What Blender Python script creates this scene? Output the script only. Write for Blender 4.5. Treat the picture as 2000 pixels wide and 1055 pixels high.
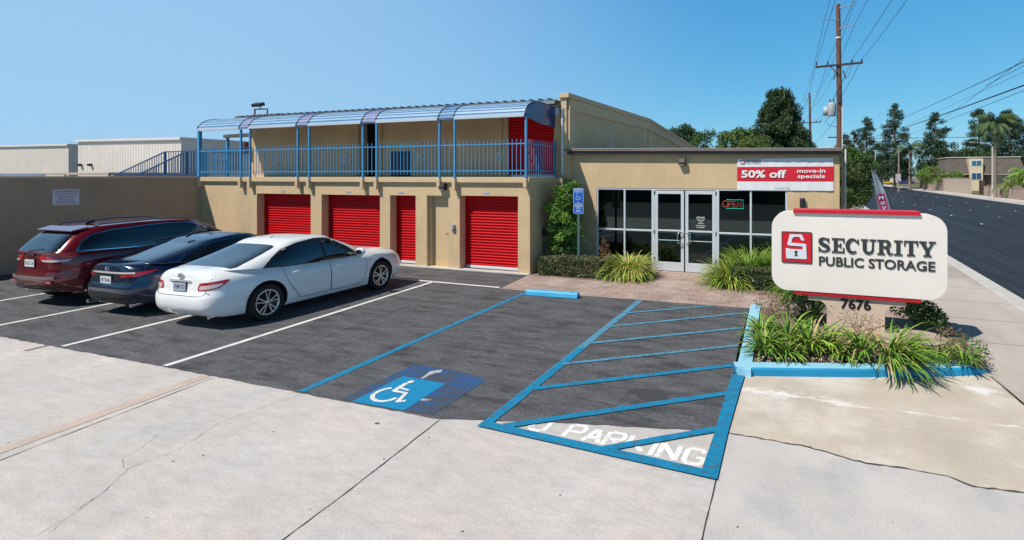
import bpy, bmesh, math, random
from math import radians as R, sin, cos, pi, sqrt
from mathutils import Vector, Matrix, Euler, noise
from mathutils.bvhtree import BVHTree
from mathutils.geometry import delaunay_2d_cdt
random.seed(7)
for o in list(bpy.data.objects): bpy.data.objects.remove(o)
SC = bpy.context.scene
COL = SC.collection

# ------------------------------------------------------------ camera
EYE = 2.65
cd = bpy.data.cameras.new('camera'); cam = bpy.data.objects.new('camera', cd); COL.objects.link(cam)
cam.location = (0, 0, EYE); cam.rotation_euler = (R(90), 0, R(19.487))
cd.sensor_width = 36; cd.sensor_fit = 'HORIZONTAL'; cd.lens = 18.058
cd.shift_x = -0.1175; cd.shift_y = -0.09125
cd.clip_start = 0.05; cd.clip_end = 4000
SC.camera = cam

# ------------------------------------------------------------ light
SKYMAP = ((1.0, .56), (.6, 1.80), (.35, 3.55))
SUNV = Vector((0.415, 0.60, -1.0)).normalized()          # direction the light travels
sun_el = math.asin(-SUNV.z)
sun_az = math.atan2(-SUNV.x, -SUNV.y)                    # from +Y towards +X
W = bpy.data.worlds.new('World'); SC.world = W; W.use_nodes = True
nt = W.node_tree; bg = nt.nodes['Background']
sky = nt.nodes.new('ShaderNodeTexSky'); sky.sky_type = 'NISHITA'; sky.sun_disc = False
sky.sun_elevation = sun_el; sky.sun_rotation = sun_az
sky.altitude = 0; sky.air_density = 1.0; sky.dust_density = 0.3; sky.ozone_density = 6.0
sp = nt.nodes.new('ShaderNodeSeparateColor'); cb = nt.nodes.new('ShaderNodeCombineColor'); nt.links.new(sky.outputs[0], sp.inputs[0])
for k, (g_, a_) in enumerate(SKYMAP):       # smoggy summer-blue grade of the sky colour, channel by channel
    pw = nt.nodes.new('ShaderNodeMath'); pw.operation = 'POWER'; pw.inputs[1].default_value = g_; nt.links.new(sp.outputs[k], pw.inputs[0])
    ml = nt.nodes.new('ShaderNodeMath'); ml.operation = 'MULTIPLY'; ml.inputs[1].default_value = a_; nt.links.new(pw.outputs[0], ml.inputs[0]); nt.links.new(ml.outputs[0], cb.inputs[k])
tcw = nt.nodes.new('ShaderNodeTexCoord'); sxw = nt.nodes.new('ShaderNodeSeparateXYZ'); nt.links.new(tcw.outputs['Generated'], sxw.inputs[0])
mrw = nt.nodes.new('ShaderNodeMapRange'); mrw.inputs['From Min'].default_value = .34; mrw.inputs['From Max'].default_value = .75; mrw.inputs['To Min'].default_value = 1.; mrw.inputs['To Max'].default_value = .14
nt.links.new(sxw.outputs[2], mrw.inputs['Value'])                # upper sky dimmed above the frame to cut fill light in the shade
vmw = nt.nodes.new('ShaderNodeVectorMath'); vmw.operation = 'SCALE'; nt.links.new(cb.outputs[0], vmw.inputs[0]); nt.links.new(mrw.outputs[0], vmw.inputs['Scale'])
dtw = nt.nodes.new('ShaderNodeVectorMath'); dtw.operation = 'DOT_PRODUCT'; nt.links.new(tcw.outputs['Generated'], dtw.inputs[0]); dtw.inputs[1].default_value = (-.942, .335, 0)
mr2 = nt.nodes.new('ShaderNodeMapRange'); mr2.interpolation_type = 'SMOOTHSTEP'; mr2.inputs['From Min'].default_value = .40; mr2.inputs['From Max'].default_value = 1.12; mr2.inputs['To Max'].default_value = .85
nt.links.new(dtw.outputs['Value'], mr2.inputs['Value'])          # paler, hazier air towards the west
mxw = nt.nodes.new('ShaderNodeMix'); mxw.data_type = 'RGBA'; nt.links.new(mr2.outputs[0], mxw.inputs[0]); nt.links.new(vmw.outputs[0], mxw.inputs[6]); mxw.inputs[7].default_value = (.39/.12, .62/.12, .89/.12, 1)
nt.links.new(mxw.outputs[2], bg.inputs['Color'])
bg.inputs['Strength'].default_value = 0.12
sl = bpy.data.lights.new('sun', 'SUN'); sl.energy = 5.0; sl.angle = R(0.5); sl.color = (1.0, 0.93, 0.84)
so = bpy.data.objects.new('sun', sl); COL.objects.link(so)
so.rotation_euler = SUNV.to_track_quat('-Z', 'Y').to_euler()
SC.view_settings.view_transform = 'Standard'; SC.view_settings.look = 'None'
SC.view_settings.exposure = 0.0; SC.view_settings.gamma = 1.0
try: SC.view_settings.use_curve_mapping = False
except Exception: pass
SC.render.engine = 'CYCLES'
SC.cycles.max_bounces = 8

# ------------------------------------------------------------ materials
def srgb(r, g, b):
    f = lambda c: (c/12.92 if c <= .04045 else ((c+.055)/1.055)**2.4)
    return (f(r/255), f(g/255), f(b/255))
MATS = {}
def mat(name, col, rough=.7, metal=0., var=.0, vs=1.5, fine=0., fs=60., bump=0., bs=80., coat=0., spec=.5,
        col2=None, c2s=1.0, c2lo=.45, c2hi=.6, stretch=None, trans=None, emit=None, es=1., brick=None, extra=None, bd=.01, mid=0., ms=14., mst=None):
    if name in MATS: return MATS[name]
    m = bpy.data.materials.new(name); m.use_nodes = True
    n = m.node_tree.nodes; l = m.node_tree.links; b = n['Principled BSDF']
    b.inputs['Roughness'].default_value = rough; b.inputs['Metallic'].default_value = metal
    b.inputs['Coat Weight'].default_value = coat; b.inputs['Coat Roughness'].default_value = .03
    b.inputs['Specular IOR Level'].default_value = spec
    base = None
    tc = n.new('ShaderNodeTexCoord')
    def mapping(sc=None):
        if not (sc or stretch): return tc.outputs['Object']
        mp = n.new('ShaderNodeMapping'); s = sc or stretch
        mp.inputs['Scale'].default_value = s; l.new(tc.outputs['Object'], mp.inputs[0]); return mp.outputs[0]
    co = mapping()
    rgb = n.new('ShaderNodeRGB'); rgb.outputs[0].default_value = (*col, 1); cur = rgb.outputs[0]
    def mix(a, bb, fac, mode='MIX'):
        x = n.new('ShaderNodeMix'); x.data_type = 'RGBA'; x.blend_type = mode; x.clamp_factor = True
        if isinstance(fac, (int, float)): x.inputs[0].default_value = fac
        else: l.new(fac, x.inputs[0])
        l.new(a, x.inputs[6])
        if isinstance(bb, tuple): x.inputs[7].default_value = (*bb, 1)
        else: l.new(bb, x.inputs[7])
        return x.outputs[2]
    def nz(scale, det=4, rough_=.6, c=None):
        t = n.new('ShaderNodeTexNoise'); t.inputs['Scale'].default_value = scale; t.inputs['Detail'].default_value = det
        t.inputs['Roughness'].default_value = rough_; l.new(c or co, t.inputs['Vector']); return t.outputs['Fac']
    def ramp(s, lo, hi):
        r = n.new('ShaderNodeMapRange'); r.inputs['From Min'].default_value = lo; r.inputs['From Max'].default_value = hi
        l.new(s, r.inputs['Value']); return r
    if brick:
        bt = n.new('ShaderNodeTexBrick'); sc_, c1, c2, mo, bw, bh, mort = brick
        bt.inputs['Color1'].default_value = (*c1, 1); bt.inputs['Color2'].default_value = (*c2, 1); bt.inputs['Mortar'].default_value = (*mo, 1)
        bt.inputs['Scale'].default_value = sc_; bt.inputs['Brick Width'].default_value = bw; bt.inputs['Row Height'].default_value = bh
        bt.inputs['Mortar Size'].default_value = mort; bt.inputs['Mortar Smooth'].default_value = .3
        if extra == 'wall':
            mp = n.new('ShaderNodeMapping'); mp.inputs['Rotation'].default_value = (R(90), 0, 0)
            sx = n.new('ShaderNodeSeparateXYZ'); cx = n.new('ShaderNodeCombineXYZ'); ad = n.new('ShaderNodeMath')
            l.new(tc.outputs['Object'], sx.inputs[0]); l.new(sx.outputs[0], ad.inputs[0]); l.new(sx.outputs[1], ad.inputs[1])
            l.new(ad.outputs[0], cx.inputs[0]); l.new(sx.outputs[2], cx.inputs[1]); l.new(cx.outputs[0], bt.inputs['Vector'])
        else: l.new(co, bt.inputs['Vector'])
        cur = bt.outputs['Color']
    if col2:
        cur = mix(cur, tuple(col2), ramp(nz(c2s, 5, .62), c2lo, c2hi).outputs[0])
    if var:
        r = ramp(nz(vs, 5, .6), .3, .7); r.inputs['To Min'].default_value = 1-var; r.inputs['To Max'].default_value = 1+var
        cc = n.new('ShaderNodeCombineColor'); [l.new(r.outputs[0], cc.inputs[i]) for i in range(3)]
        cur = mix(cur, cc.outputs[0], 1., 'MULTIPLY')
    if fine:
        r = ramp(nz(fs, 2, .7, tc.outputs['Object']), .3, .7); r.inputs['To Min'].default_value = 1-fine; r.inputs['To Max'].default_value = 1+fine
        cc = n.new('ShaderNodeCombineColor'); [l.new(r.outputs[0], cc.inputs[i]) for i in range(3)]
        cur = mix(cur, cc.outputs[0], 1., 'MULTIPLY')
    if mid:
        r = ramp(nz(ms, 4, .65, mapping(mst) if mst else tc.outputs['Object']), .3, .7); r.inputs['To Min'].default_value = 1-mid; r.inputs['To Max'].default_value = 1+mid
        cc = n.new('ShaderNodeCombineColor'); [l.new(r.outputs[0], cc.inputs[i]) for i in range(3)]
        cur = mix(cur, cc.outputs[0], 1., 'MULTIPLY')
    l.new(cur, b.inputs['Base Color'])
    if bump:
        bp = n.new('ShaderNodeBump'); bp.inputs['Strength'].default_value = bump; bp.inputs['Distance'].default_value = bd
        if brick:
            ms_ = n.new('ShaderNodeMath'); ms_.operation = 'SUBTRACT'; l.new(nz(bs, 3, .6, tc.outputs['Object']), ms_.inputs[0]); l.new(bt.outputs['Fac'], ms_.inputs[1])
            l.new(ms_.outputs[0], bp.inputs['Height'])
        else: l.new(nz(bs, 3, .6, tc.outputs['Object']), bp.inputs['Height'])
        l.new(bp.outputs[0], b.inputs['Normal'])
    if emit:
        b.inputs['Emission Color'].default_value = (*emit, 1); b.inputs['Emission Strength'].default_value = es
    if trans:      # thin tinted sheet: see-through plus mirror reflection
        tr = n.new('ShaderNodeBsdfTransparent'); tr.inputs[0].default_value = (*trans, 1)
        gl = n.new('ShaderNodeBsdfGlossy'); gl.inputs['Roughness'].default_value = .02; gl.inputs[0].default_value = (.75, 1, .98, 1)
        fr = n.new('ShaderNodeFresnel'); fr.inputs[0].default_value = 1.75
        mx = n.new('ShaderNodeMixShader'); l.new(fr.outputs[0], mx.inputs[0]); l.new(tr.outputs[0], mx.inputs[1]); l.new(gl.outputs[0], mx.inputs[2])
        l.new(mx.outputs[0], n['Material Output'].inputs['Surface'])
    MATS[name] = m
    return m

# ------------------------------------------------------------ mesh helpers
class MB:
    def __init__(s): s.v = []; s.f = []; s.m = []; s.s = []
    def add(s, vs, fs, m=0, smooth=False):
        o = len(s.v); s.v += [tuple(v) for v in vs]
        for f in fs: s.f.append([i+o for i in f]); s.m.append(m); s.s.append(smooth)
    def box(s, x0, x1, y0, y1, z0, z1, m=0):
        s.add([(x0,y0,z0),(x1,y0,z0),(x1,y1,z0),(x0,y1,z0),(x0,y0,z1),(x1,y0,z1),(x1,y1,z1),(x0,y1,z1)],
              [(3,2,1,0),(4,5,6,7),(0,1,5,4),(1,2,6,5),(2,3,7,6),(3,0,4,7)], m); return s
    def obox(s, c, d, rot=(0,0,0), m=0):
        E = Euler(rot).to_matrix(); c = Vector(c); h = [k/2 for k in d]
        vs = [c + E @ Vector((sx*h[0], sy*h[1], sz*h[2])) for sz in (-1,1) for sx, sy in ((-1,-1),(1,-1),(1,1),(-1,1))]
        s.add(vs, [(3,2,1,0),(4,5,6,7),(0,1,5,4),(1,2,6,5),(2,3,7,6),(3,0,4,7)], m); return s
    def beam(s, a, b, w, h, m=0):
        a = Vector(a); b = Vector(b); d = (b-a).normalized(); up = Vector((0,0,1)) if abs(d.z) < .95 else Vector((1,0,0))
        r = d.cross(up).normalized(); u = r.cross(d)
        vs = [p + r*sx*w/2 + u*sy*h/2 for p in (a, b) for sx, sy in ((-1,-1),(1,-1),(1,1),(-1,1))]
        s.add(vs, [(3,2,1,0),(4,5,6,7),(0,1,5,4),(1,2,6,5),(2,3,7,6),(3,0,4,7)], m); return s
    def tube(s, pts, r, n=8, m=0, cap=True, smooth=True):
        pts = [Vector(p) for p in pts]; k = len(pts); rs = r if isinstance(r, (list, tuple)) else [r]*k
        vs = []; pr = None
        for i, p in enumerate(pts):
            d = (pts[min(i+1,k-1)] - pts[max(i-1,0)]).normalized()
            if pr is None: pr = d.orthogonal().normalized()
            pr = (pr - d*pr.dot(d)); pr = pr.normalized() if pr.length > 1e-6 else d.orthogonal().normalized()
            q = d.cross(pr)
            for j in range(n):
                a = 2*pi*j/n; vs.append(p + (pr*cos(a) + q*sin(a))*rs[i])
        fs = [(i*n+j, i*n+(j+1)%n, (i+1)*n+(j+1)%n, (i+1)*n+j) for i in range(k-1) for j in range(n)]
        s.add(vs, fs, m, smooth)
        if cap: s.add(vs[:n], [tuple(range(n))[::-1]], m); s.add(vs[-n:], [tuple(range(n))], m)
        return s
    def lathe(s, prof, axis='z', c=(0,0,0), n=24, m=0, smooth=True):
        vs = []
        for r, h in prof:
            for j in range(n):
                a = 2*pi*j/n; x, y = r*cos(a), r*sin(a)
                vs.append({'z': (x,y,h), 'y': (x,h,y), 'x': (h,x,y)}[axis])
        vs = [Vector(v)+Vector(c) for v in vs]; k = len(prof)
        s.add(vs, [(i*n+j, i*n+(j+1)%n, (i+1)*n+(j+1)%n, (i+1)*n+j) for i in range(k-1) for j in range(n)], m, smooth); return s
    def poly(s, pts, z, m=0):      # flat sheet, any simple outline
        s.add([(p[0], p[1], z) for p in pts], [tuple(range(len(pts)))], m); return s
    def prism(s, pts, a, b, mp, m=0, mtop=None):   # outline extruded between a and b; mp(u, v, t) -> point
        n = len(pts); vs = [mp(p[0], p[1], a) for p in pts] + [mp(p[0], p[1], b) for p in pts]
        s.add(vs, [tuple(range(n))[::-1]] + [(i, (i+1)%n, (i+1)%n+n, i+n) for i in range(n)], m)
        s.add(vs[n:], [tuple(range(n))], m if mtop is None else mtop); return s
    def ico(s, c, r, sub=1, m=0, jit=0., sc=(1,1,1)):
        bm = bmesh.new(); bmesh.ops.create_icosphere(bm, subdivisions=sub, radius=r)
        vs = [Vector((v.co.x*sc[0], v.co.y*sc[1], v.co.z*sc[2]))*(1+random.uniform(-jit, jit)) + Vector(c) for v in bm.verts]
        s.add(vs, [[v.index for v in f.verts] for f in bm.faces], m, True); bm.free(); return s

def wloc(o):
    p = Vector((0,0,0))
    while o: p += o.location; o = o.parent
    return p
def obj(name, mb, mats, parent=None, local=False, loc=None, rot=None, recalc=True, bevel=0, auto=False):
    me = bpy.data.meshes.new(name)
    off = wloc(parent) if (parent and not local) else Vector((0,0,0))
    if loc is not None and not parent: off = Vector(loc)
    me.from_pydata([Vector(v)-off for v in mb.v] if off.length else mb.v, [], mb.f)
    if not isinstance(mats, (list, tuple)): mats = [mats]
    for m_ in mats: me.materials.append(m_)
    me.polygons.foreach_set('material_index', mb.m); me.polygons.foreach_set('use_smooth', mb.s)
    if recalc:
        bm = bmesh.new(); bm.from_mesh(me); bmesh.ops.recalc_face_normals(bm, faces=bm.faces); bm.to_mesh(me); bm.free()
    me.update()
    o = bpy.data.objects.new(name, me); COL.objects.link(o)
    if parent: o.parent = parent
    elif loc is not None: o.location = loc
    if rot: o.rotation_euler = rot
    if bevel:
        b = o.modifiers.new('bevel', 'BEVEL'); b.width = bevel; b.segments = 2; b.limit_method = 'ANGLE'; b.angle_limit = R(40)
    return o
def tag(o, label=None, cat=None, group=None, kind=None):
    if label: o['label'] = label
    if cat: o['category'] = cat
    if group: o['group'] = group
    if kind: o['kind'] = kind
    return o
def thing(name, label, cat, loc=(0,0,0), rz=0, group=None):
    o = bpy.data.objects.new(name, None); COL.objects.link(o); o.empty_display_size = .3
    o.location = loc; o.rotation_euler = (0,0,rz); return tag(o, label, cat, group)
def struct(name, mb, mats, parent=None, label=None, **k):
    o = obj(name, mb, mats, parent, **k)
    if not parent: tag(o, label, name.replace('_', ' '), None, 'structure')
    return o
def copy_tree(o, parent=None):
    c = o.copy(); COL.objects.link(c); c.parent = parent
    for ch in list(o.children): copy_tree(ch, c)
    return c
def text_mesh(txt, size, bold=0., ext=0., align='CENTER', space=1.):
    cu = bpy.data.curves.new('t', 'FONT'); cu.body = txt; cu.size = size; cu.offset = bold; cu.extrude = ext
    cu.align_x = align; cu.resolution_u = 3; cu.space_character = space
    o = bpy.data.objects.new('t', cu); COL.objects.link(o)
    dg = bpy.context.evaluated_depsgraph_get(); dg.update()
    me = bpy.data.meshes.new_from_object(o.evaluated_get(dg))
    vs = [v.co.copy() for v in me.vertices]; fs = [list(p.vertices) for p in me.polygons]
    bpy.data.objects.remove(o); bpy.data.curves.remove(cu); bpy.data.meshes.remove(me)
    return vs, fs
def add_text(mb, txt, size, mp, bold=0., ext=0., align='CENTER', m=0, width=None, height=None, space=1.):
    vs, fs = text_mesh(txt, size, bold, ext, align, space)
    if not vs: return
    xs = [v.x for v in vs]; ys = [v.y for v in vs]; cx = (min(xs)+max(xs))/2
    sx = width/(max(xs)-min(xs)) if width else 1.; sy = height/(max(ys)-min(ys)) if height else 1.
    y0 = min(ys) if height else 0
    if width: vs = [Vector(((v.x-cx)*sx, v.y, v.z)) for v in vs]
    vs = [mp(v.x, (v.y-y0)*sy, v.z+ext) for v in vs]
    mb.add(vs, fs, m)

# ============================================================ GROUND
concrete = mat('concrete', (.515,.475,.45), rough=.88, var=.09, vs=.9, fine=.12, fs=45, mid=.10, ms=4, mst=(1,2.5,1), bump=.25, bs=90, bd=.004, col2=(.46,.455,.45), c2s=1.3, c2lo=.42, c2hi=.70)
slab_tan = mat('concrete tan slab', (.50,.44,.365), rough=.88, var=.12, vs=1.3, fine=.10, fs=45, bump=.3, bs=70, bd=.004, col2=(.60,.56,.50), c2s=1.1, c2lo=.48, c2hi=.66)
slab_white = mat('concrete white slab', (.50,.48,.46), rough=.88, var=.10, vs=1.2, fine=.10, fs=45, bump=.3, bs=70, bd=.004, col2=(.42,.41,.42), c2s=1.6, c2lo=.5, c2hi=.7)
sidewalk_m = mat('sidewalk concrete', (.46,.415,.37), rough=.9, var=.10, vs=.9, fine=.08, fs=50, bump=.2, bs=80, bd=.004, col2=(.37,.33,.30), c2s=.8, stretch=(1,.35,1))
sidewalk_g = mat('sidewalk grey concrete', (.42,.415,.40), rough=.9, var=.07, vs=1, fine=.07, fs=50, bump=.2, bs=80, bd=.004)
asphalt = mat('asphalt', (.090,.092,.102), rough=.84, var=.28, vs=2.6, fine=.42, fs=55, mid=.30, ms=11, mst=(.8,2.4,1), bump=.8, bs=110, bd=.008, col2=(.038,.038,.042), c2s=2.3, c2lo=.50, c2hi=.70, stretch=(.55,1.9,1))
road_m = mat('road asphalt', (.021,.028,.039), rough=.8, spec=.3, var=.18, vs=.7, fine=.25, fs=40, mid=.25, ms=5, mst=(2,.15,1), bump=.3, bs=80, bd=.005, stretch=(1.5,.12,1), col2=(.028,.036,.048), c2s=.6)
earth = mat('dry earth', (.19,.14,.10), rough=.95, var=.3, vs=.5, fine=.3, fs=20, bump=.8, bs=30, bd=.02)
mulch = mat('mulch soil', (.22,.15,.115), rough=.95, var=.35, vs=9, fine=.5, fs=60, bump=1., bs=45, bd=.03, col2=(.33,.25,.19), c2s=14, c2lo=.5, c2hi=.62)
blue_p = mat('blue line paint', (.004,.20,.38), rough=.6, var=.14, vs=6, fine=.18, fs=60, mid=.12, ms=16, col2=(.055,.11,.15), c2s=17, c2lo=.56, c2hi=.63, bump=.3, bs=120, bd=.003)
blue_w = mat('worn blue paint', (.07,.27,.42), rough=.7, var=.15, vs=6, fine=.2, fs=60, mid=.15, ms=18, col2=(.075,.11,.14), c2s=15, c2lo=.52, c2hi=.64, bump=.4, bs=120, bd=.003)
blue_f = mat('faded older blue paint', (.018,.08,.22), rough=.8, fine=.3, fs=70, col2=(.055,.06,.075), c2s=2.6, c2lo=.42, c2hi=.60, stretch=(.7,3,1), bump=.5, bs=120, bd=.005)
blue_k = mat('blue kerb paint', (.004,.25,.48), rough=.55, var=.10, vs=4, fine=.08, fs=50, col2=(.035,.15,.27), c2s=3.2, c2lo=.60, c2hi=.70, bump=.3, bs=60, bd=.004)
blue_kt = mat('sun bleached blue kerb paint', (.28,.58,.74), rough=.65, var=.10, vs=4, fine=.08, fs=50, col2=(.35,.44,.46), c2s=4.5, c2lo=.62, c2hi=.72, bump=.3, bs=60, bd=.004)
white_p = mat('white line paint', (.70,.70,.68), rough=.6, var=.10, vs=5, fine=.12, fs=60, mid=.08, ms=20, col2=(.25,.25,.26), c2s=16, c2lo=.60, c2hi=.68)
white_f = mat('faded white paint', (.76,.76,.75), rough=.7, var=.1, vs=8, fine=.16, fs=60, col2=(.55,.53,.50), c2s=12, c2lo=.56, c2hi=.66)
grime = mat('dark joint', (.06,.055,.05), rough=.95)
crack_m = mat('fine crack', (.20,.185,.17), rough=.95)
paver = mat('stamped pavers', (.4,.3,.25), rough=.85, var=.22, vs=1.7, fine=.12, fs=30, bump=.7, bs=20, bd=.012,
            brick=(1., (.40,.29,.245), (.33,.245,.215), (.25,.20,.18), .42, .21, .014), col2=(.43,.37,.34), c2s=1.1, c2lo=.5, c2hi=.72)

b = MB(); b.poly([(-1500,-1500),(1500,-1500),(1500,1500),(-1500,1500)], -.16)
struct('ground', b, earth)

def ribbon(mb, pts, w, z, m=0, jag=0.):
    P_ = [Vector((p[0], p[1], 0)) for p in pts]; L_ = []; R_ = []
    for i, p in enumerate(P_):
        d = (P_[min(i+1, len(P_)-1)] - P_[max(i-1, 0)]).normalized(); n_ = Vector((-d.y, d.x, 0))
        ww = w*(1+random.uniform(-jag, jag)) if not isinstance(w, (list,tuple)) else w[i]
        L_.append(p + n_*ww/2 + Vector((0,0,z))); R_.append(p - n_*ww/2 + Vector((0,0,z)))
    k = len(pts); mb.add(L_+R_, [(i, i+1, k+i+1, k+i) for i in range(k-1)], m)
def wander(pts, step=.12, amp=.02):
    out = []
    for a, b_ in zip(pts[:-1], pts[1:]):
        a = Vector((*a[:2],0)); b_ = Vector((*b_[:2],0)); n_ = max(1, int((b_-a).length/step)); d = (b_-a).normalized(); q = Vector((-d.y, d.x, 0))
        for i in range(n_): out.append(a.lerp(b_, i/n_) + (q*random.uniform(-amp, amp) if i else q*0))
    out.append(Vector((*pts[-1][:2],0))); return out

# concrete apron in front of the stalls
EDGE = [(-20.6,4.56),(-16,4.55),(-12.7,4.52),(-11,4.54),(-8.5,4.56),(-6.3,4.57),(-5,4.57),(-4.2,4.58),(-3.86,4.58),(-3.52,4.68),(-2.83,4.88),(-2.0,5.08),(-1.26,5.25),(-0.96,5.35)]
b = MB(); b.poly([(-60,-3.5),(-.55,-3.5),(-.62,-1),(-.77,3.7),(-.81,4.5),(-.84,5.33)] + [(-1,5.45),(-3.9,4.75),(-20.55,4.75),(-60,4.75)], 0)
drive = struct('driveway', b, concrete)
b = MB(); b.poly([(-.62,-1),(-.55,-3.5),(2.32,-3.5),(2.32,5.16),(1.66,5.155),(1.28,5.11),(1.11,5.20),(.83,5.21),(.45,5.20),(-.09,5.31),(-.84,5.33),(-.81,4.5),(-.77,3.7)], 0, 0)
b.poly([(-.84,5.33),(-.09,5.31),(.45,5.20),(.83,5.21),(1.11,5.20),(1.28,5.11),(1.66,5.155),(2.32,5.16),(2.30,7),(2.22,8.2),(-.86,7.0)], 0, 1)
obj('apron_slab', b, [slab_white, slab_tan], drive)
# joints, cracks and the pinkish repair strip
b = MB()
ribbon(b, wander([(-3.5,-.5),(-3.65,2.68),(-3.71,3.39),(-3.84,4.56)], .1, .005), .010, .005, 0, .4)
ribbon(b, wander([(-.62,-1),(-.77,3.7),(-.81,4.5)], .1, .003), .009, .005, 0, .4)
ribbon(b, wander([(-.86,5.33),(-.09,5.32),(.45,5.19),(.83,5.22),(1.11,5.21),(1.28,5.11),(1.66,5.15),(2.3,5.16)], .05, .010), .016, .005, 0, .7)
ribbon(b, wander([(2.21,8.0),(2.30,7.0),(2.35,-6)], .1, .004), .014, .005, 0, .4)
ribbon(b, wander([(-7.45,4.54),(-7.16,2.55),(-6.6,-1)], .1, .004), .010, .006, 0, .5)
obj('joint', b, grime, drive)
b = MB()
ribbon(b, wander([(-5.40,2.09),(-5.46,2.26),(-5.65,2.62),(-5.87,2.87),(-5.81,3.21),(-6.04,3.74),(-5.88,4.56)], .035, .006), .0028, .005, 0, .8)
ribbon(b, wander([(-5.65,2.62),(-5.45,2.30),(-5.30,2.05)], .035, .006), .003, .005, 0, .7)
ribbon(b, wander([(-6.35,3.35),(-6.2,3.15),(-6.12,2.95),(-5.9,2.85)], .03, .008), .0026, .005, 0, .7)
obj('crack', b, crack_m, drive)
b = MB(); ribbon(b, [(-7.62,4.54),(-7.40,2.5),(-6.8,-1.2)], .17, .004)
obj('repair_strip', b, mat('pinkish patch', (.50,.40,.345), rough=.9, var=.10, vs=2, fine=.1, fs=40, col2=(.50,.46,.42), c2s=1.4, c2lo=.5, c2hi=.7), drive)
b = MB(); ribbon(b, [(-11.33,4.56),(-11.30,4.28)], .085, .004)
obj('dark_patch', b, mat('dark patch', (.19,.175,.165), rough=.9, fine=.1), drive)
rr = random.Random(3)
# lime trail and bleached patches, worn into the tan slab itself
def lime(m_):
    n = m_.node_tree.nodes; l = m_.node_tree.links; bs_ = n['Principled BSDF']; old = bs_.inputs['Base Color'].links[0].from_socket
    tc = n.new('ShaderNodeTexCoord'); sx = n.new('ShaderNodeSeparateXYZ'); l.new(tc.outputs['Object'], sx.inputs[0])
    def M_(op, a, c=None, clamp=False):
        x = n.new('ShaderNodeMath'); x.operation = op; x.use_clamp = clamp
        for i, q in enumerate((a, c)):
            if q is None: continue
            if isinstance(q, (int, float)): x.inputs[i].default_value = q
            else: l.new(q, x.inputs[i])
        return x.outputs[0]
    def nz(sc, st, det=6):
        mp = n.new('ShaderNodeMapping'); mp.inputs['Scale'].default_value = st; l.new(tc.outputs['Object'], mp.inputs[0])
        t = n.new('ShaderNodeTexNoise'); t.inputs['Scale'].default_value = sc; t.inputs['Detail'].default_value = det; t.inputs['Roughness'].default_value = .68; l.new(mp.outputs[0], t.inputs['Vector']); return t.outputs['Fac']
    wob = M_('MULTIPLY', M_('SUBTRACT', nz(1.3, (1,1,1), 3), .5), .22)
    d = M_('ABSOLUTE', M_('SUBTRACT', M_('ADD', sx.outputs[1], wob), 6.48))
    band = M_('SUBTRACT', 1.0, M_('MULTIPLY', d, M_('ADD', 5.0, M_('MULTIPLY', M_('MAXIMUM', sx.outputs[0], 0.), 5.0))))
    mk = M_('MULTIPLY', M_('SUBTRACT', M_('ADD', M_('MULTIPLY', band, .24), M_('ADD', M_('MULTIPLY', nz(9, (.7,2.2,1)), .7), M_('MULTIPLY', nz(2.1, (1,1,1), 3), .6))), .80), 7., True)
    sp_ = M_('MULTIPLY', M_('SUBTRACT', nz(5, (.6,1.8,1)), .64), 12., True)
    dx = M_('MULTIPLY', M_('ABSOLUTE', M_('SUBTRACT', sx.outputs[0], 1.95)), 2.2); dy = M_('MULTIPLY', M_('ABSOLUTE', M_('SUBTRACT', sx.outputs[1], 7.45)), 2.6)
    pt = M_('MULTIPLY', M_('SUBTRACT', M_('ADD', M_('SUBTRACT', .75, M_('ADD', dx, dy)), M_('MULTIPLY', nz(7, (1,1,1)), 1.3)), .85), 3., True)
    st_ = M_('MULTIPLY', M_('SUBTRACT', nz(3.2, (.5,9,1)), .52), 3., True)
    def mixc(a, col_, f_):
        x = n.new('ShaderNodeMix'); x.data_type = 'RGBA'; l.new(f_, x.inputs[0]); l.new(a, x.inputs[6]); x.inputs[7].default_value = (*col_, 1); return x.outputs[2]
    c = mixc(old, (.38,.33,.27), M_('MULTIPLY', st_, .8)); c = mixc(c, (.62,.58,.52), M_('MULTIPLY', sp_, .9)); c = mixc(c, (.70,.68,.66), M_('MAXIMUM', mk, pt)); l.new(c, bs_.inputs['Base Color'])
lime(slab_tan)
b = MB()
for i in range(70):
    x = rr.uniform(-8, 2); y = rr.uniform(1.5, 4.4); n_ = rr.randint(5,8); r_ = rr.choice([.003,.004,.004,.006,.010])
    b.poly([(x + r_*rr.uniform(.6,1.2)*cos(2*pi*k/n_), y + r_*rr.uniform(.6,1.2)*sin(2*pi*k/n_)) for k in range(n_)], .003 + i*.00001)
for x, y, r_ in ((-4.42,4.28,.022),): b.poly([(x+r_*cos(k)*1.3, y+r_*sin(k)) for k in range(6)], .0045)
obj('gum_spot', b, mat('old gum', (.12,.11,.10), rough=.9), drive)

# parking lot asphalt (ragged front edge)
front = wander(EDGE, .10, .012)
b = MB(); b.poly([(p.x, p.y) for p in front] + [(-.875,5.37),(-.865,6.93),(-1.02,6.95),(-1.12,8.2),(-1.22,10.46),(-7.0,10.6),(-7.0,12.6),(-20.6,12.6)], .006)
lot = struct('parking_lot', b, asphalt)
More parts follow.
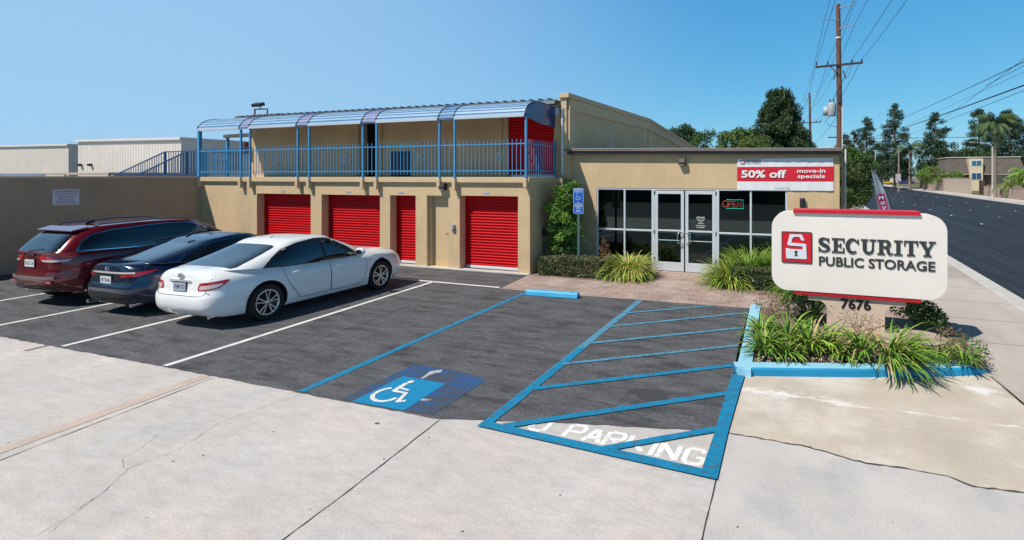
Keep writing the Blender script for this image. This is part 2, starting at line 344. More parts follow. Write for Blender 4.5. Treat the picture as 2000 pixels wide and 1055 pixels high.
# darker seal seams
b = MB()
ribbon(b, wander([(-7.45,4.62),(-7.5,5.6),(-7.8,8.4)], .12, .015), .02, .008, 0, .6)
for x, y, r_ in ((-1.9,5.95,.24),(-4.6,6.6,.12)):
    n_ = 14; b.poly([(x + r_*rr.uniform(.8,1.5)*cos(2*pi*k/n_), y + r_*rr.uniform(.3,.9)*sin(2*pi*k/n_)) for k in range(n_)], .0075+x*.0001)
obj('tar_patch', b, mat('tar', (.05,.05,.055), rough=.8, fine=.35, fs=70, bump=.4, bs=120), lot)
cb_ = MB(); rc = random.Random(12)
for x0, y0, x1, y1 in ((-8.3,5.2,-6.6,5.9),(-7.9,7.6,-6.5,8.9),(-5.6,6.9,-4.0,7.5),(-10.6,5.0,-9.2,5.5),(-4.9,9.4,-3.9,8.6),(-2.9,5.6,-1.6,5.3),(-3.0,7.0,-1.5,6.7),(-12.9,4.9,-11.6,5.3)):
    ribbon(cb_, wander([(x0,y0),((x0+x1)/2+rc.uniform(-.2,.2),(y0+y1)/2+rc.uniform(-.2,.2)),(x1,y1)], .06, .018), .0045, .0085, 0, .8)
obj('asphalt_crack', cb_, mat('tar dark', (.022,.022,.024), rough=.9), lot)
cb_ = MB()
for i in range(160):
    x = rc.uniform(-13, -1.1); y = rc.uniform(4.75, 10.2); r_ = rc.uniform(.005, .013)
    if y < 5.5 and x > -2.4: continue
    cb_.poly([(x+r_*cos(k)*rc.uniform(.6,1.3), y+r_*sin(k)*rc.uniform(.6,1.3)) for k in (0,1.2,2.4,3.6,4.9)], .0088+i*1e-6)
obj('grit_speck', cb_, mat('pale grit', (.30,.30,.31), rough=.9), lot)
def line(name, a, c, w, m_, z=.011, par=None):
    bb = MB(); n_ = max(2, int((Vector((*c,0))-Vector((*a,0))).length/.15)); ribbon(bb, [(a[0]+(c[0]-a[0])*i/n_, a[1]+(c[1]-a[1])*i/n_) for i in range(n_+1)], w, z, 0, .06)
    return obj(name, bb, m_, par or lot)
line('stall_line', (-8.54,4.58), (-9.02,10.50), .10, white_p)
line('stall_line', (-11.03,4.58), (-11.55,10.50), .10, white_p)
line('stall_line', (-13.62,4.6), (-14.2,10.50), .10, white_p)
line('stall_line', (-16.2,4.6), (-16.8,10.50), .10, white_p)
line('stall_head_line', (-14.5,10.55), (-7.05,10.46), .10, white_p, .0135)
line('blue_stall_line', (-5.94,4.59), (-6.19,10.22), .115, blue_p)
line('blue_aisle_line', (-3.30,4.62), (-3.50,10.36), .125, blue_w, .011)
line('blue_aisle_line', (-3.30,4.60), (-3.37,7.2), .125, blue_p, .0135)
AIS = [((-3.42,9.33),(-1.93,10.45)),((-3.37,8.39),(-1.22,10.12)),((-3.34,7.44),(-1.16,9.10)),((-3.33,6.49),(-1.11,8.12)),((-3.28,5.62),(-1.07,7.24)),((-3.10,4.66),(-1.0,6.28)),((-1.92,4.60),(-.95,5.36))]
for i, (a, c) in enumerate(AIS): line('blue_hatch_line', a, c, .080 if i < 4 else .105, blue_w if i < 4 else blue_p, .016)
b = MB(); b.poly([(-3.37,4.57),(-.80,4.455),(-.81,4.57),(-1.4,4.605),(-3.28,4.69)], .0185)
b.poly([(-.95,4.46),(-.795,4.46),(-.835,5.3),(-.855,6.2),(-.865,6.88),(-1.03,6.88),(-1.0,6.0),(-.965,5.3)], .021)
obj('blue_border_line', b, blue_p, lot)
# NO PARKING stencil, half painted over
b = MB()
def stencil(mb, ch, x, y, w, h, z):
    t = .055
    S = {'N': [[(0,0),(0,1)],[(0,1),(1,0)],[(1,0),(1,1)]], 'O': [[(0,.12),(0,.88),(.25,1),(.75,1),(1,.88),(1,.12),(.75,0),(.25,0),(0,.12)]],
         'P': [[(0,0),(0,1)],[(.12,1),(.85,1),(1,.85),(1,.62),(.85,.48),(.2,.48)]], 'A': [[(0,0),(.45,1)],[(.55,1),(1,0)],[(.25,.35),(.75,.35)]],
         'R': [[(0,0),(0,1)],[(.12,1),(.85,1),(1,.85),(1,.62),(.85,.5),(.2,.5)],[(.5,.45),(1,0)]], 'K': [[(0,0),(0,1)],[(.15,.5),(.95,1)],[(.3,.55),(1,0)]],
         'I': [[(.5,0),(.5,1)]], 'G': [[(1,.8),(.8,1),(.2,1),(0,.85),(0,.15),(.2,0),(.8,0),(1,.15),(1,.45),(.6,.45)]]}[ch]
    for i, s_ in enumerate(S): ribbon(mb, [(x + u*w, y + v*h + .03*0) for u, v in s_], t, z + i*.0006)
for ch, x, y in (('N',-3.12,4.79),('O',-2.83,4.72),('P',-2.42,4.70),('A',-2.20,4.69),('R',-1.98,4.69),('K',-1.74,4.69),('I',-1.56,4.66),('N',-1.40,4.655),('G',-1.15,4.65)):
    stencil(b, ch, x, y, .17, .26, .0023 if x > -3 else .001)
obj('no_parking_stencil', b, white_f, drive)
# wheelchair symbol
b = MB(); b.poly([(-5.28,4.59),(-5.30,5.78),(-4.6,5.80),(-4.02,5.66),(-3.98,4.62)], .0095); obj('faded_symbol_field', b, blue_f, lot)
b = MB(); b.poly([(-5.11,4.585),(-5.12,5.39),(-4.42,5.375),(-4.36,4.60)], .0125); sq = obj('symbol_field', b, mat('symbol blue paint', (.003,.22,.44), rough=.55, fine=.08), lot)
b = MB()
ribbon(b, [(-4.97,5.04),(-5.02,4.98),(-5.04,4.90),(-5.02,4.80),(-4.95,4.725),(-4.86,4.69),(-4.77,4.70),(-4.71,4.76),(-4.69,4.83)], .052, .0155)
ribbon(b, [(-4.90,5.22),(-4.875,4.97)], .06, .0160); ribbon(b, [(-4.88,5.075),(-4.71,5.05)], .035, .0165)
ribbon(b, [(-4.87,4.975),(-4.68,4.975),(-4.60,4.76)], .05, .0170); ribbon(b, [(-4.62,4.745),(-4.52,4.80)], .05, .0175)
b.poly([(-4.875+.042*cos(k*pi/8), 5.262+.042*sin(k*pi/8)) for k in range(16)], .0180)
obj('wheelchair_symbol', b, white_p, lot)
b = MB(); ribbon(b, [(-4.83,5.40),(-4.84,5.52),(-4.86,5.63),(-4.77,5.72)], [.05,.06,.11,.09], .0110); b.poly([(-4.40,4.87),(-4.27,4.90),(-4.27,4.95),(-4.38,4.93)], .011)
obj('old_symbol', b, mat('worn white', (.42,.43,.47), rough=.8, fine=.2, col2=(.2,.21,.25), c2s=9), lot)

# stamped paver walkway
b = MB(); b.poly([(-7.2,12.0),(-7.06,11.0),(-6.98,10.36),(-5,10.36),(-3.5,10.42),(-1.22,10.48),(-.98,10.6),(-.9,10.45),(.4,10.35),(1.5,10.5),(2.32,10.4),(2.32,12.9),(.7,13.9),(-7.2,13.95)], .010)
struct('walkway', b, paver)

# sidewalk along the street, kerb and road
b = MB(); b.poly([(2.32,7.1),(2.22,8.1),(2.28,10.4),(2.32,13.2),(.9,13.9),(.9,26),(-1,26),(-1,300),(3.88,300),(3.88,8.3),(3.3,7.6),(2.9,6.6),(2.7,5.2),(2.5,2),(2.32,2)], .002, 0)
b.poly([(2.32,-14),(2.5,2),(2.7,5.2),(2.9,6.6),(3.3,7.6),(3.88,8.3),(3.88,7),(4.05,-14)], .002, 1)
sw = struct('sidewalk', b, [sidewalk_m, sidewalk_g])
b = MB()
for y in [9.6+1.52*i for i in range(60)]: ribbon(b, [(2.3 if y < 13.2 else .95, y), (3.88, y)], .012, .005)
obj('joint', b, mat('sidewalk joint', (.25,.22,.2), rough=.95), sw)
kerb_m = mat('kerb concrete', (.50,.49,.47), rough=.9, var=.12, vs=2, fine=.1, fs=40, bump=.2, bs=60)
b = MB(); b.box(3.88, 4.05, -14, 300, -.15, .004)
struct('kerb', b, kerb_m, bevel=.02)
b = MB(); b.poly([(4.05,-30),(4.45,-30),(4.45,300),(4.05,300)], -.118); b.poly([(19.3,-30),(19.75,-30),(19.75,215),(19.3,215)], -.118)
struct('gutter', b, kerb_m)
b = MB(); b.poly([(4.04,-300),(19.76,-300),(19.76,216),(60,216),(60,228),(-60,228),(-60,300),(4.04,300)], -.125)
struct('road', b, road_m)
b = MB(); b.poly([(-90,-26),(4.0,-26),(4.0,-3.5),(-90,-3.5)], .0); struct('alley', b, asphalt)
b = MB(); b.box(19.75, 19.92, -30, 212, -.15, .004); struct('kerb', b, kerb_m)
b = MB(); b.box(19.92, 22.2, -30, 212, -.15, .0); struct('sidewalk', b, mat('far sidewalk', (.50,.46,.41), rough=.9, var=.08))
yel = mat('yellow marker', (.75,.47,.05), rough=.4); whm = mat('white marker', (.8,.8,.78), rough=.4)
i = 0
rm = random.Random(5)
for y in range(14, 120, 7):
    for xx, mm, lab in ((9.2, whm, 'white'), (12.1, yel, 'yellow'), (15.2, whm, 'white')):
        mb = MB(); mb.box(xx-.06, xx+.06, y-.06, y+.06, -.123, -.095)
        o = obj('road_marker', mb, mm, loc=(xx, y, -.125), bevel=.012)
        tag(o, f'small {lab} raised marker set into the dark street asphalt', 'road marker', f'{lab} lane markers on the street')

# ============================================================ BUILDINGS
stucco = mat('stucco', (.62,.455,.27), rough=.92, var=.09, vs=1.1, fine=.08, fs=60, mid=.055, ms=3.5, mst=(3,3,.3), bump=.7, bs=110, bd=.008, col2=(.53,.39,.235), c2s=.6, c2lo=.45, c2hi=.75)
stucco_trim = mat('stucco trim', (.61,.46,.285), rough=.9, var=.04, vs=2, fine=.04, fs=60, bump=.3, bs=120, bd=.005)
door_paint = mat('tan door paint', (.60,.45,.265), rough=.55, var=.03, vs=3, bump=.05, bs=60)
red_door = mat('red roll door paint', (.60,.006,.012), rough=.5, var=.08, vs=2.5, fine=.03, bump=.08, bs=12, spec=.22)
alu = mat('aluminium', (.66,.70,.75), rough=.4, metal=.25, var=.04, vs=3)
blue_steel = mat('blue painted steel', (.06,.29,.55), rough=.42, var=.08, vs=4, fine=.05, fs=40)
blue_dark = mat('dark blue panel', (.012,.045,.16), rough=.3, coat=.4, var=.25, vs=4)
awn_w = mat('white awning strip', (.25,.41,.58), rough=.45, var=.05, vs=3)
awn_b = mat('blue awning strip', (.12,.27,.47), rough=.45, coat=.2, var=.08, vs=3)
awn_g = mat('lavender awning panel', (.24,.29,.48), rough=.45, var=.1, vs=3)
white_m = mat('white trim paint', (.72,.74,.75), rough=.5, var=.05, vs=3)
brown_m = mat('dark brown fascia', (.055,.043,.038), rough=.5, var=.15, vs=2)
brown_l = mat('brown gutter', (.20,.165,.15), rough=.45, var=.12, vs=2)
roofm = mat('grey metal roof', (.16,.165,.17), rough=.5, metal=.3, var=.1)
dark_m = mat('dark interior', (.02,.018,.016), rough=.9)
blackm = mat('black plastic', (.02,.02,.022), rough=.45)
steel = mat('galvanised steel', (.42,.43,.44), rough=.4, metal=.7, var=.06)

SB = thing('storage_building', 'two storey tan stucco storage building with red roll-up doors and a blue balcony', 'building', (-14, 12.13, 0))
FX0, FX1, FY = -20.75, -7.22, 12.13
ops = [(-17.75,-15.27,2.08),(-14.80,-12.41,2.08),(-12.02,-11.06,2.09),(-10.65,-9.89,2.10),(-9.50,-7.59,2.11)]
b = MB(); x = FX0
for a, c, h in ops:
    b.box(x, a, FY, FY+.32, 0, 2.11); x = c
    if h < 2.11: b.box(a, c, FY, FY+.32, h, 2.11)
b.box(x, FX1, FY, 13.95, 0, 2.11); b.box(FX0, FX1, FY, 13.95, 2.11, 2.48)
b.box(FX0, x, 13.6, 13.95, 0, 2.11)
obj('lower_wall', b, stucco, SB)
b = MB(); b.box(FX0, FX1+.03, FY-.09, 13.80, 2.482, 2.635); b.box(FX0, FX1+.005, FY-.035, 13.6, 2.44, 2.481)
obj('balcony_slab', b, stucco_trim, SB, bevel=.008)
b = MB(); b.box(FX0, FX1+.02, FY-.10, FY+.15, 0, .035); obj('concrete_sill', b, kerb_m, SB, bevel=.01)
def roll_door(a, c, h, y, par, zb=.03, latch=True):
    d = MB(); n_ = int((h-zb-.07)/.078); pts = []
    z0 = zb+.075; dz = (h+.05-z0)/n_
    for i in range(n_):
        z = z0+i*dz; pts += [(.006, z), (-.020, z+dz*.16), (-.030, z+dz*.40), (-.022, z+dz*.62), (.010, z+dz*.72), (.012, z+dz*.93)]
    vs = [(a, y+p[0], p[1]) for p in pts] + [(c, y+p[0], p[1]) for p in pts]; k = len(pts)
    d.add(vs, [(i, i+1, k+i+1, k+i) for i in range(k-1)], 0)
    o = obj('roll_up_door', d, red_door, par)
    d = MB(); d.box(a+.01, c-.01, y-.035, y+.01, zb, zb+.075); obj('bottom_bar', d, white_m, o, bevel=.006)
    if latch:
        d = MB(); d.box(c-.13, c-.03, y-.05, y-.02, 1.02, 1.07); d.box(c-.05, c-.025, y-.06, y-.02, .98, 1.12); obj('latch', d, steel, o)
    d = MB()
    for xx in (a, c-.035): d.box(xx, xx+.035, y-.045, y-.025, zb, h)
    obj('guide_rail', d, red_door, o)
    return o
for i, (a, c, h) in enumerate(ops):
    if i == 3: continue
    roll_door(a+.005, c-.005, h, 12.42, SB)
for xx, z in ((-16.5,2.17),(-13.65,2.17),(-11.6,2.18),(-8.6,2.19)):
    b = MB(); b.box(xx-.09, xx+.09, FY-.008, FY, z-.03, z+.03); obj('unit_number_plate', b, mat('plate blue grey', (.35,.42,.5), rough=.4), SB)
# personnel door
b = MB(); b.box(-10.60,-9.94,12.34,12.38,.05,2.03); dr = obj('entry_door', b, door_paint, SB, bevel=.006)
b = MB(); b.box(-10.648,-10.605,12.22,12.40,.0,2.098); b.box(-9.935,-9.892,12.22,12.40,.0,2.098); b.box(-10.604,-9.936,12.22,12.40,2.035,2.098); b.box(-10.64,-9.9,12.2,12.41,.002,.045)
obj('door_frame', b, door_paint, SB, bevel=.004)
b = MB(); b.tube([(-10.02,12.34,.98),(-10.02,12.28,.98)], .028, 12); b.tube([(-10.02,12.285,.98),(-10.12,12.28,.975)], .011, 8); b.tube([(-10.02,12.345,1.14),(-10.02,12.315,1.14)], .026, 12)
obj('handle', b, mat('bronze handle', (.10,.06,.035), rough=.35, metal=.8), dr)
b = MB()
for z in (.35,1.0,1.75): b.tube([(-10.61,12.335,z-.05),(-10.61,12.335,z+.05)], .009, 6)
obj('hinge', b, steel, dr)
# upper floor
UY = 13.75
b = MB(); b.box(-20.45,-14.90,UY,14.0,2.6,4.86); b.box(-14.15,-8.97,UY,14.0,2.6,4.86); b.box(-14.9,-14.15,UY,14.0,4.5,4.86); b.box(-8.97,-7.36,UY,14.0,4.66,4.86); b.box(-7.36,-6.90,UY,14.0,2.6,4.95)
b.box(-15.13,-14.93,UY-.12,UY,2.636,4.86); b.box(-14.12,-13.95,UY-.10,UY,2.636,4.86); b.box(-9.35,-9.15,UY-.06,UY,2.636,4.86)
b.box(-20.45,-20.25,14.0,22,0,4.86)
obj('upper_wall', b, stucco, SB)
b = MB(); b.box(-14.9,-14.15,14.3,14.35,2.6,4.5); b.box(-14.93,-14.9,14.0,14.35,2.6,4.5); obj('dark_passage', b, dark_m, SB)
roll_door(-8.965, -7.365, 4.655, 13.86, SB, 2.64)
for xx in (-13.15,):
    b = MB(); b.box(xx-.42, xx+.42, UY-.03, UY-.002, 2.66, 3.5); obj('blue_hatch', b, mat('hatch blue', (.008,.03,.08), rough=.5), SB, bevel=.01)
# side wall with recessed field and stepped parapet
def side_prism(mb, pts, x0, x1, m=0): mb.prism(pts, x0, x1, lambda u, v, t: (t, u, v), m)
b = MB()
side_prism(b, [(14.0,0),(36,0),(36,3.82),(21.6,5.0),(14.0,4.93)], -7.15, -6.88)
obj('side_wall', b, stucco, SB)
b = MB()
side_prism(b, [(13.74,4.62),(21.6,4.70),(36,3.50),(36,3.86),(21.6,5.04),(13.74,4.97)], -6.88, -6.82)
side_prism(b, [(13.72,2.6),(14.02,2.6),(14.02,4.619),(13.72,4.619)], -7.0, -6.82); side_prism(b, [(21.45,3.2),(21.75,3.2),(21.75,4.68),(21.45,4.68)], -6.88, -6.83)
side_prism(b, [(13.70,4.975),(21.6,5.045),(36,3.865),(36,4.0),(21.6,5.19),(13.70,5.11)], -7.17, -6.78)
obj('parapet', b, stucco_trim, SB, bevel=.006)
b = MB(); b.box(-7.12,-6.80,13.60,13.73,4.98,5.12); b.box(-7.08,-6.9,13.66,13.74,2.65,4.98); obj('corner_pilaster', b, stucco_trim, SB, bevel=.006)
b = MB(); b.box(-7.52,-7.14,13.62,13.74,4.48,4.74); b.tube([(-7.02,13.63,4.7),(-7.02,13.63,2.7)], .035, 8); obj('gutter_box', b, white_m, SB, bevel=.01)
# metal roof with ribs
b = MB(); b.add([(-20.7,13.45,4.86),(-7.13,13.45,4.90),(-7.13,21.6,5.02),(-20.7,21.6,5.02),(-7.13,36,3.8),(-20.7,36,3.8)], [(0,1,2,3),(3,2,4,5)])
for i in range(44): x = -20.5+i*.305; b.box(x-.035, x+.035, 13.42, 21.6, 4.90, 4.965)
b.box(-20.7,-7.13,13.40,13.45,4.84,4.905)
obj('roof', b, roofm, SB)
b = MB(); b.box(-20.7,-7.14,13.36,13.398,4.78,4.86); b.box(-20.6,-7.14,13.55,13.74,4.70,4.775); obj('gutter', b, mat('grey gutter', (.32,.34,.36), rough=.4, metal=.4), SB)
# posts, brackets, railing
posts = [-20.57,-18.40,-17.95,-15.73,-15.23,-12.99,-12.45,-10.13,-9.60,-7.29]
for i, x in enumerate(posts):
    w = .055 if i else .10
    b = MB(); b.box(x-w/2, x+w/2, 12.02, 12.02+w, 2.58, 4.26); b.box(x-.05, x+.05, 12.0, 12.1, 2.636, 2.65); obj('post', b, blue_steel, SB, bevel=.004)
    b = MB(); b.box(x-.055, x+.055, 11.975, FY-.001, 2.27 if i < 9 else 2.36, 2.60); obj('bracket', b, stucco_trim, SB, bevel=.01)
def rail_run(name, a, c, par, z0=2.71, z1=3.66, rb=2.81, rt=3.54, step=.125, slope=0., pk=.016):
    a = Vector((*a, 0)); c = Vector((*c, 0)); d = c-a; n_ = max(2, int(d.length/step)); mb = MB()
    for i in range(1, n_):
        p = a + d*i/n_; s_ = slope*(i/n_); mb.box(p.x-pk/2, p.x+pk/2, p.y-pk/2, p.y+pk/2, z0+s_, z1-.02+s_)
        mb.add([(p.x-pk/2,p.y-pk/2,z1-.02+s_),(p.x+pk/2,p.y-pk/2,z1-.02+s_),(p.x+pk/2,p.y+pk/2,z1-.02+s_),(p.x-pk/2,p.y+pk/2,z1-.02+s_),(p.x,p.y,z1+.02+s_)], [(0,1,4),(1,2,4),(2,3,4),(3,0,4)])
    for z in (rb, rt): mb.beam((a.x, a.y, z), (c.x, c.y, z+slope), .03, .03)
    return obj(name, mb, blue_steel, par)
for a, c in zip(posts[:-1], posts[1:]):
    o = rail_run('railing_panel', (a+.03, 12.05), (c-.03, 12.05), SB)
    if c - a > 1.5:      # small pinwheel ornament wired to the pickets
        xm = (a+c)/2 + (.35 if a > -16 else .1); mb = MB()
        for k in range(4):
            an = k*pi/2
            mb.tube([(xm + r_*cos(an+t_), 12.03, 3.18 + r_*sin(an+t_)) for r_, t_ in ((.02,0),(.06,.5),(.10,.6),(.12,.3),(.10,0))], .006, 5)
        mb.tube([(xm+.125*cos(t*pi/8), 12.03, 3.18+.125*sin(t*pi/8)) for t in range(17)], .004, 5)
        obj('ornament', mb, blue_steel, o)
rail_run('railing_panel', (-7.29, 12.08), (-7.29, 13.72), SB)
rail_run('railing_panel', (-20.57, 12.12), (-20.57, 13.3), SB)
b = MB(); b.box(-7.32,-7.26,13.62,13.68,2.64,3.72); obj('post', b, blue_steel, SB)
# arched awning in sections
prof = [(12.00,4.30),(12.03,4.40),(12.09,4.49),(12.17,4.57),(12.27,4.63),(12.40,4.68),(12.56,4.715),(12.75,4.735),(12.96,4.74),(13.18,4.73),(13.40,4.71),(13.62,4.68)]
def awn(a, c, ms, name):
    mb = MB()
    for i in range(len(prof)-1):
        (y0, z0), (y1, z1) = prof[i], prof[i+1]; dy, dz = y1-y0, z1-z0; L_ = sqrt(dy*dy+dz*dz); ny, nz_ = -dz/L_, dy/L_
        p0 = (y0+dy*.03, z0+dz*.03); pm = (y0+dy*.62, z0+dz*.62); p1 = (y1, z1)
        for (q0, q1, off, m_) in ((p0, pm, .016, 0), (pm, p1, 0, 1)):
            vs = [(xx, q[0]+ny*(off+t_), q[1]+nz_*(off+t_)) for t_ in (0, -.03) for xx in (a, c) for q in (q0, q1)]
            mb.add(vs, [(0,1,3,2),(4,6,7,5),(0,2,6,4),(1,5,7,3),(0,4,5,1),(2,3,7,6)], m_)
    return obj(name, mb, ms, SB)
for i, (a, c) in enumerate(zip(posts[:-1], posts[1:])):
    wide = c-a > 1.5
    if wide: awn(a, c, [awn_w, awn_b], 'awning_panel')
    else: awn(a+.005, c-.005, [awn_b, awn_b] if i == 7 else [awn_g, awn_g], 'awning_link_panel')
    mb = MB()
    if wide: mb.box(a+.02, c-.02, 11.965, 12.02, 4.255, 4.335)
    else: mb.box(a+.03, c-.03, 12.0, 12.03, 4.27, 4.32)
    obj('awning_eave', mb, mat('pale eave', (.50,.57,.64), rough=.5) if wide else awn_g, SB, bevel=.006)
    for xx in (a, c) if wide else ():
        mb = MB(); mb.tube([(xx, y-.012, z+.012) for y, z in prof], .018, 6); obj('awning_rim', mb, mat('dark blue steel', (.012,.03,.08), rough=.4), SB)
b = MB(); side_prism(b, prof + [(13.62,4.10),(12.9,4.13),(12.02,4.24)], -7.275, -7.255); obj('awning_end_cap', b, blue_dark, SB)
# access stair on the far left, seen above the boundary wall
b = MB(); b.box(-26.2,-20.8,12.45,14.1,2.48,2.60); b.box(-26.2,-20.8,12.40,12.45,2.50,2.74); st = obj('stair_landing', b, mat('navy steel', (.012,.04,.13), rough=.45), SB)
for yy, xt, xb in ((12.5,-22.05,-27.5),(13.95,-26.0,-31.8)):
    mb = MB(); dz = (xt-xb)*(.93/3.15 if yy < 13 else 1.07/3.8)
    zt = 3.58 if yy < 13 else 3.70
    mb.beam((-20.8,yy,zt),(xt,yy,zt),.04,.04); mb.beam((xt,yy,zt),(xb,yy,zt-dz),.04,.04); mb.beam((xt,yy,zt-.92),(xb,yy,zt-.92-dz),.04,.14)
    k = int((-20.8-xb)/.16)
    for i in range(k):
        xx = -20.8-i*.16; zz = zt if xx > xt else zt-(xt-xx)*dz/(xt-xb)
        mb.box(xx-.009, xx+.009, yy-.009, yy+.009, zz-.92, zz)
    for xx in (xt, (xt-20.8)/2): mb.box(xx-.03, xx+.03, yy-.03, yy+.03, 1.5, zt)
    obj('stair_railing', mb, mat('dark blue rail', (.02,.085,.21), rough=.45), SB)
mb = MB()
for i in range(16): mb.box(-22.1-i*.3-.3, -22.1-i*.3, 12.55, 13.9, 2.45-i*.088-.04, 2.45-i*.088)
obj('stair_tread', mb, blue_steel, SB)
mb = MB(); mb.add([(-22.6,14.2,4.36),(-20.5,14.2,4.36),(-20.5,15.6,4.58),(-22.6,15.6,4.58),(-22.6,14.2,4.30),(-20.5,14.2,4.30),(-20.5,15.6,4.52),(-22.6,15.6,4.52)], [(0,1,2,3),(7,6,5,4),(0,4,5,1),(1,5,6,2),(2,6,7,3),(3,7,4,0)])
mb.box(-22.62,-20.5,14.12,14.2,4.22,4.34)
obj('stair_canopy', mb, mat('dark canopy', (.09,.085,.08), rough=.6), SB)
mb = MB(); mb.box(-22.58,-22.50,14.2,14.28,2.0,4.3); mb.box(-22.58,-22.5,15.4,15.48,2.0,4.45); obj('post', mb, blue_steel, SB)
mb = MB(); mb.box(-20.70,-20.46,13.55,13.74,3.52,3.96); o = obj('alarm_cabinet', mb, mat('dark red enamel', (.12,.01,.01), rough=.4), loc=(-20.58,13.7,3.52), bevel=.01)
tag(o, 'small dark red cabinet on the left end of the upper storey wall', 'cabinet')

# floodlight on the roof corner
mb = MB(); mb.tube([(-20.75,14.1,4.94),(-20.75,14.1,5.30),(-20.05,14.1,5.28),(-20.05,14.1,4.94)], .03, 8)
FLt = thing('floodlight', 'black floodlight on a pipe bracket at the left corner of the flat roof', 'floodlight', (-20.4,14.1,4.9))
obj('bracket', mb, mat('dark pipe', (.06,.055,.06), rough=.5), FLt)
mb = MB(); mb.obox((-20.42,14.0,5.45),(.42,.24,.12),(R(25),0,R(8))); obj('lamp_housing', mb, blackm, FLt, bevel=.02)
mb = MB(); mb.tube([(-20.4,14.1,5.28),(-20.4,14.05,5.42)], .02, 6); mb.obox((-20.43,13.93,5.40),(.34,.02,.08),(R(25),0,R(8))); obj('lens', mb, alu, FLt)
mb = MB(); mb.box(-21.0,-20.72,13.5,13.8,4.70,4.98); mb.box(-20.7,-19.2,13.9,14.3,4.98,5.06); obj('roof_box', mb, mat('weathered grey', (.25,.24,.22), rough=.7, var=.2, vs=5), SB, bevel=.01)

# lights and keypad on the facade
def wall_light(loc, lab, cyl=False):
    t = thing('wall_light', lab, 'wall light', loc)
    x, y, z = loc; m_ = MB()
    if cyl:
        m_.lathe([(.001,.30),(.06,.30),(.065,.27),(.065,.03),(.06,0),(.001,0)], 'z', (x,y-.07,z-.15), 16); obj('housing', m_, blackm, t)
        m_ = MB(); m_.box(x-.05,x+.05,y-.02,y,z-.05,z+.05); obj('wall_plate', m_, blackm, t, bevel=.006)
    else:
        m_.prism([(0,.1),(-.13,.1),(-.17,-.02),(-.12,-.10),(0,-.10)], x-.09, x+.09, lambda u, v, t_: (t_, y+u, z+v)); obj('housing', m_, mat('dark bronze', (.035,.03,.028), rough=.4), t, bevel=.01)
        m_ = MB(); m_.obox((x, y-.125, z-.065),(.14,.02,.06),(R(-35),0,0)); obj('lens', m_, mat('prismatic lens', (.25,.27,.28), rough=.15, coat=.5), t)
wall_light((-10.02,12.13,2.36), 'dark bronze wall light above the tan entry door, under the balcony edge')
wall_light((-3.42,13.85,3.05), 'dark bronze box light high on the office wall, below the roof gutter')
wall_light((-.28,13.85,1.95), 'black cylinder wall light under the right end of the red banner', True)
t = thing('keypad', 'small grey keypad box between the tan entry door and the rightmost red roll-up door', 'keypad', (-9.71,12.13,1.2))
m_ = MB(); m_.box(-9.77,-9.65,12.06,12.129,1.12,1.28); obj('housing', m_, steel, t, bevel=.01)
m_ = MB(); m_.box(-9.755,-9.68,12.045,12.059,1.14,1.25); obj('button_pad', m_, mat('pale keypad', (.5,.52,.55), rough=.4), t)
m_ = MB(); m_.box(-7.219,-7.12,12.75,12.9,1.0,1.18); m_.tube([(-7.17,12.8,1.0),(-7.17,12.8,.1)], .02, 8)
o = obj('utility_box', m_, blackm, loc=(-7.2,12.8,.1), bevel=.01); tag(o, 'black utility box on the shaded side wall behind the tall green bush', 'utility box')

# boundary wall on the left
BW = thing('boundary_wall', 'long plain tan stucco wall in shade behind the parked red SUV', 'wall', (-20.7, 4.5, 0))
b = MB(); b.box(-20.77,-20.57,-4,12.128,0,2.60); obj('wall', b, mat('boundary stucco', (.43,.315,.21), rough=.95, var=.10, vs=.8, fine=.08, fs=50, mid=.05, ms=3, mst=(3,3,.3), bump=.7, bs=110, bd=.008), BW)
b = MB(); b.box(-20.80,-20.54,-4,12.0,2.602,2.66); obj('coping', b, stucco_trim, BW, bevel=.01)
SG = thing('no_parking_sign', 'white rectangular NO PARKING sign with red lettering on the shaded left wall', 'sign', (-20.57, 8.61, 1.8))
b = MB(); b.box(-20.568,-20.562,8.33,8.90,1.82,2.28); obj('panel', b, mat('sign white', (.66,.66,.72), rough=.4, fine=.04), SG)
mpw = lambda u, v, t_: (-20.5615 + t_, 8.615 + u, v)
b = MB()
lines = [('NO PARKING',2.20,.052,.50),('UNAUTHORIZED VEHICLES',2.145,.03,.50),('WILL BE TOWED AWAY AT',2.10,.03,.49),('THE EXPENSE OF THE',2.055,.028,.40),('VEHICLE OWNER',2.012,.026,.32),
         ('LOCAL ORDINANCE',1.968,.024,.36),('SECTION 22658 C.V.C.',1.93,.024,.40),('POLICE DEPARTMENT',1.892,.024,.42),('NO OVERNIGHT PARKING',1.853,.024,.48)]
for s_, z, h, w in lines: add_text(b, s_, .05, lambda u, v, t_, z=z: mpw(u, z+v, t_), bold=.0015, width=w, height=h*.8)
obj('lettering', b, mat('sign purple red', (.30,.03,.09), rough=.5), SG, recalc=False)

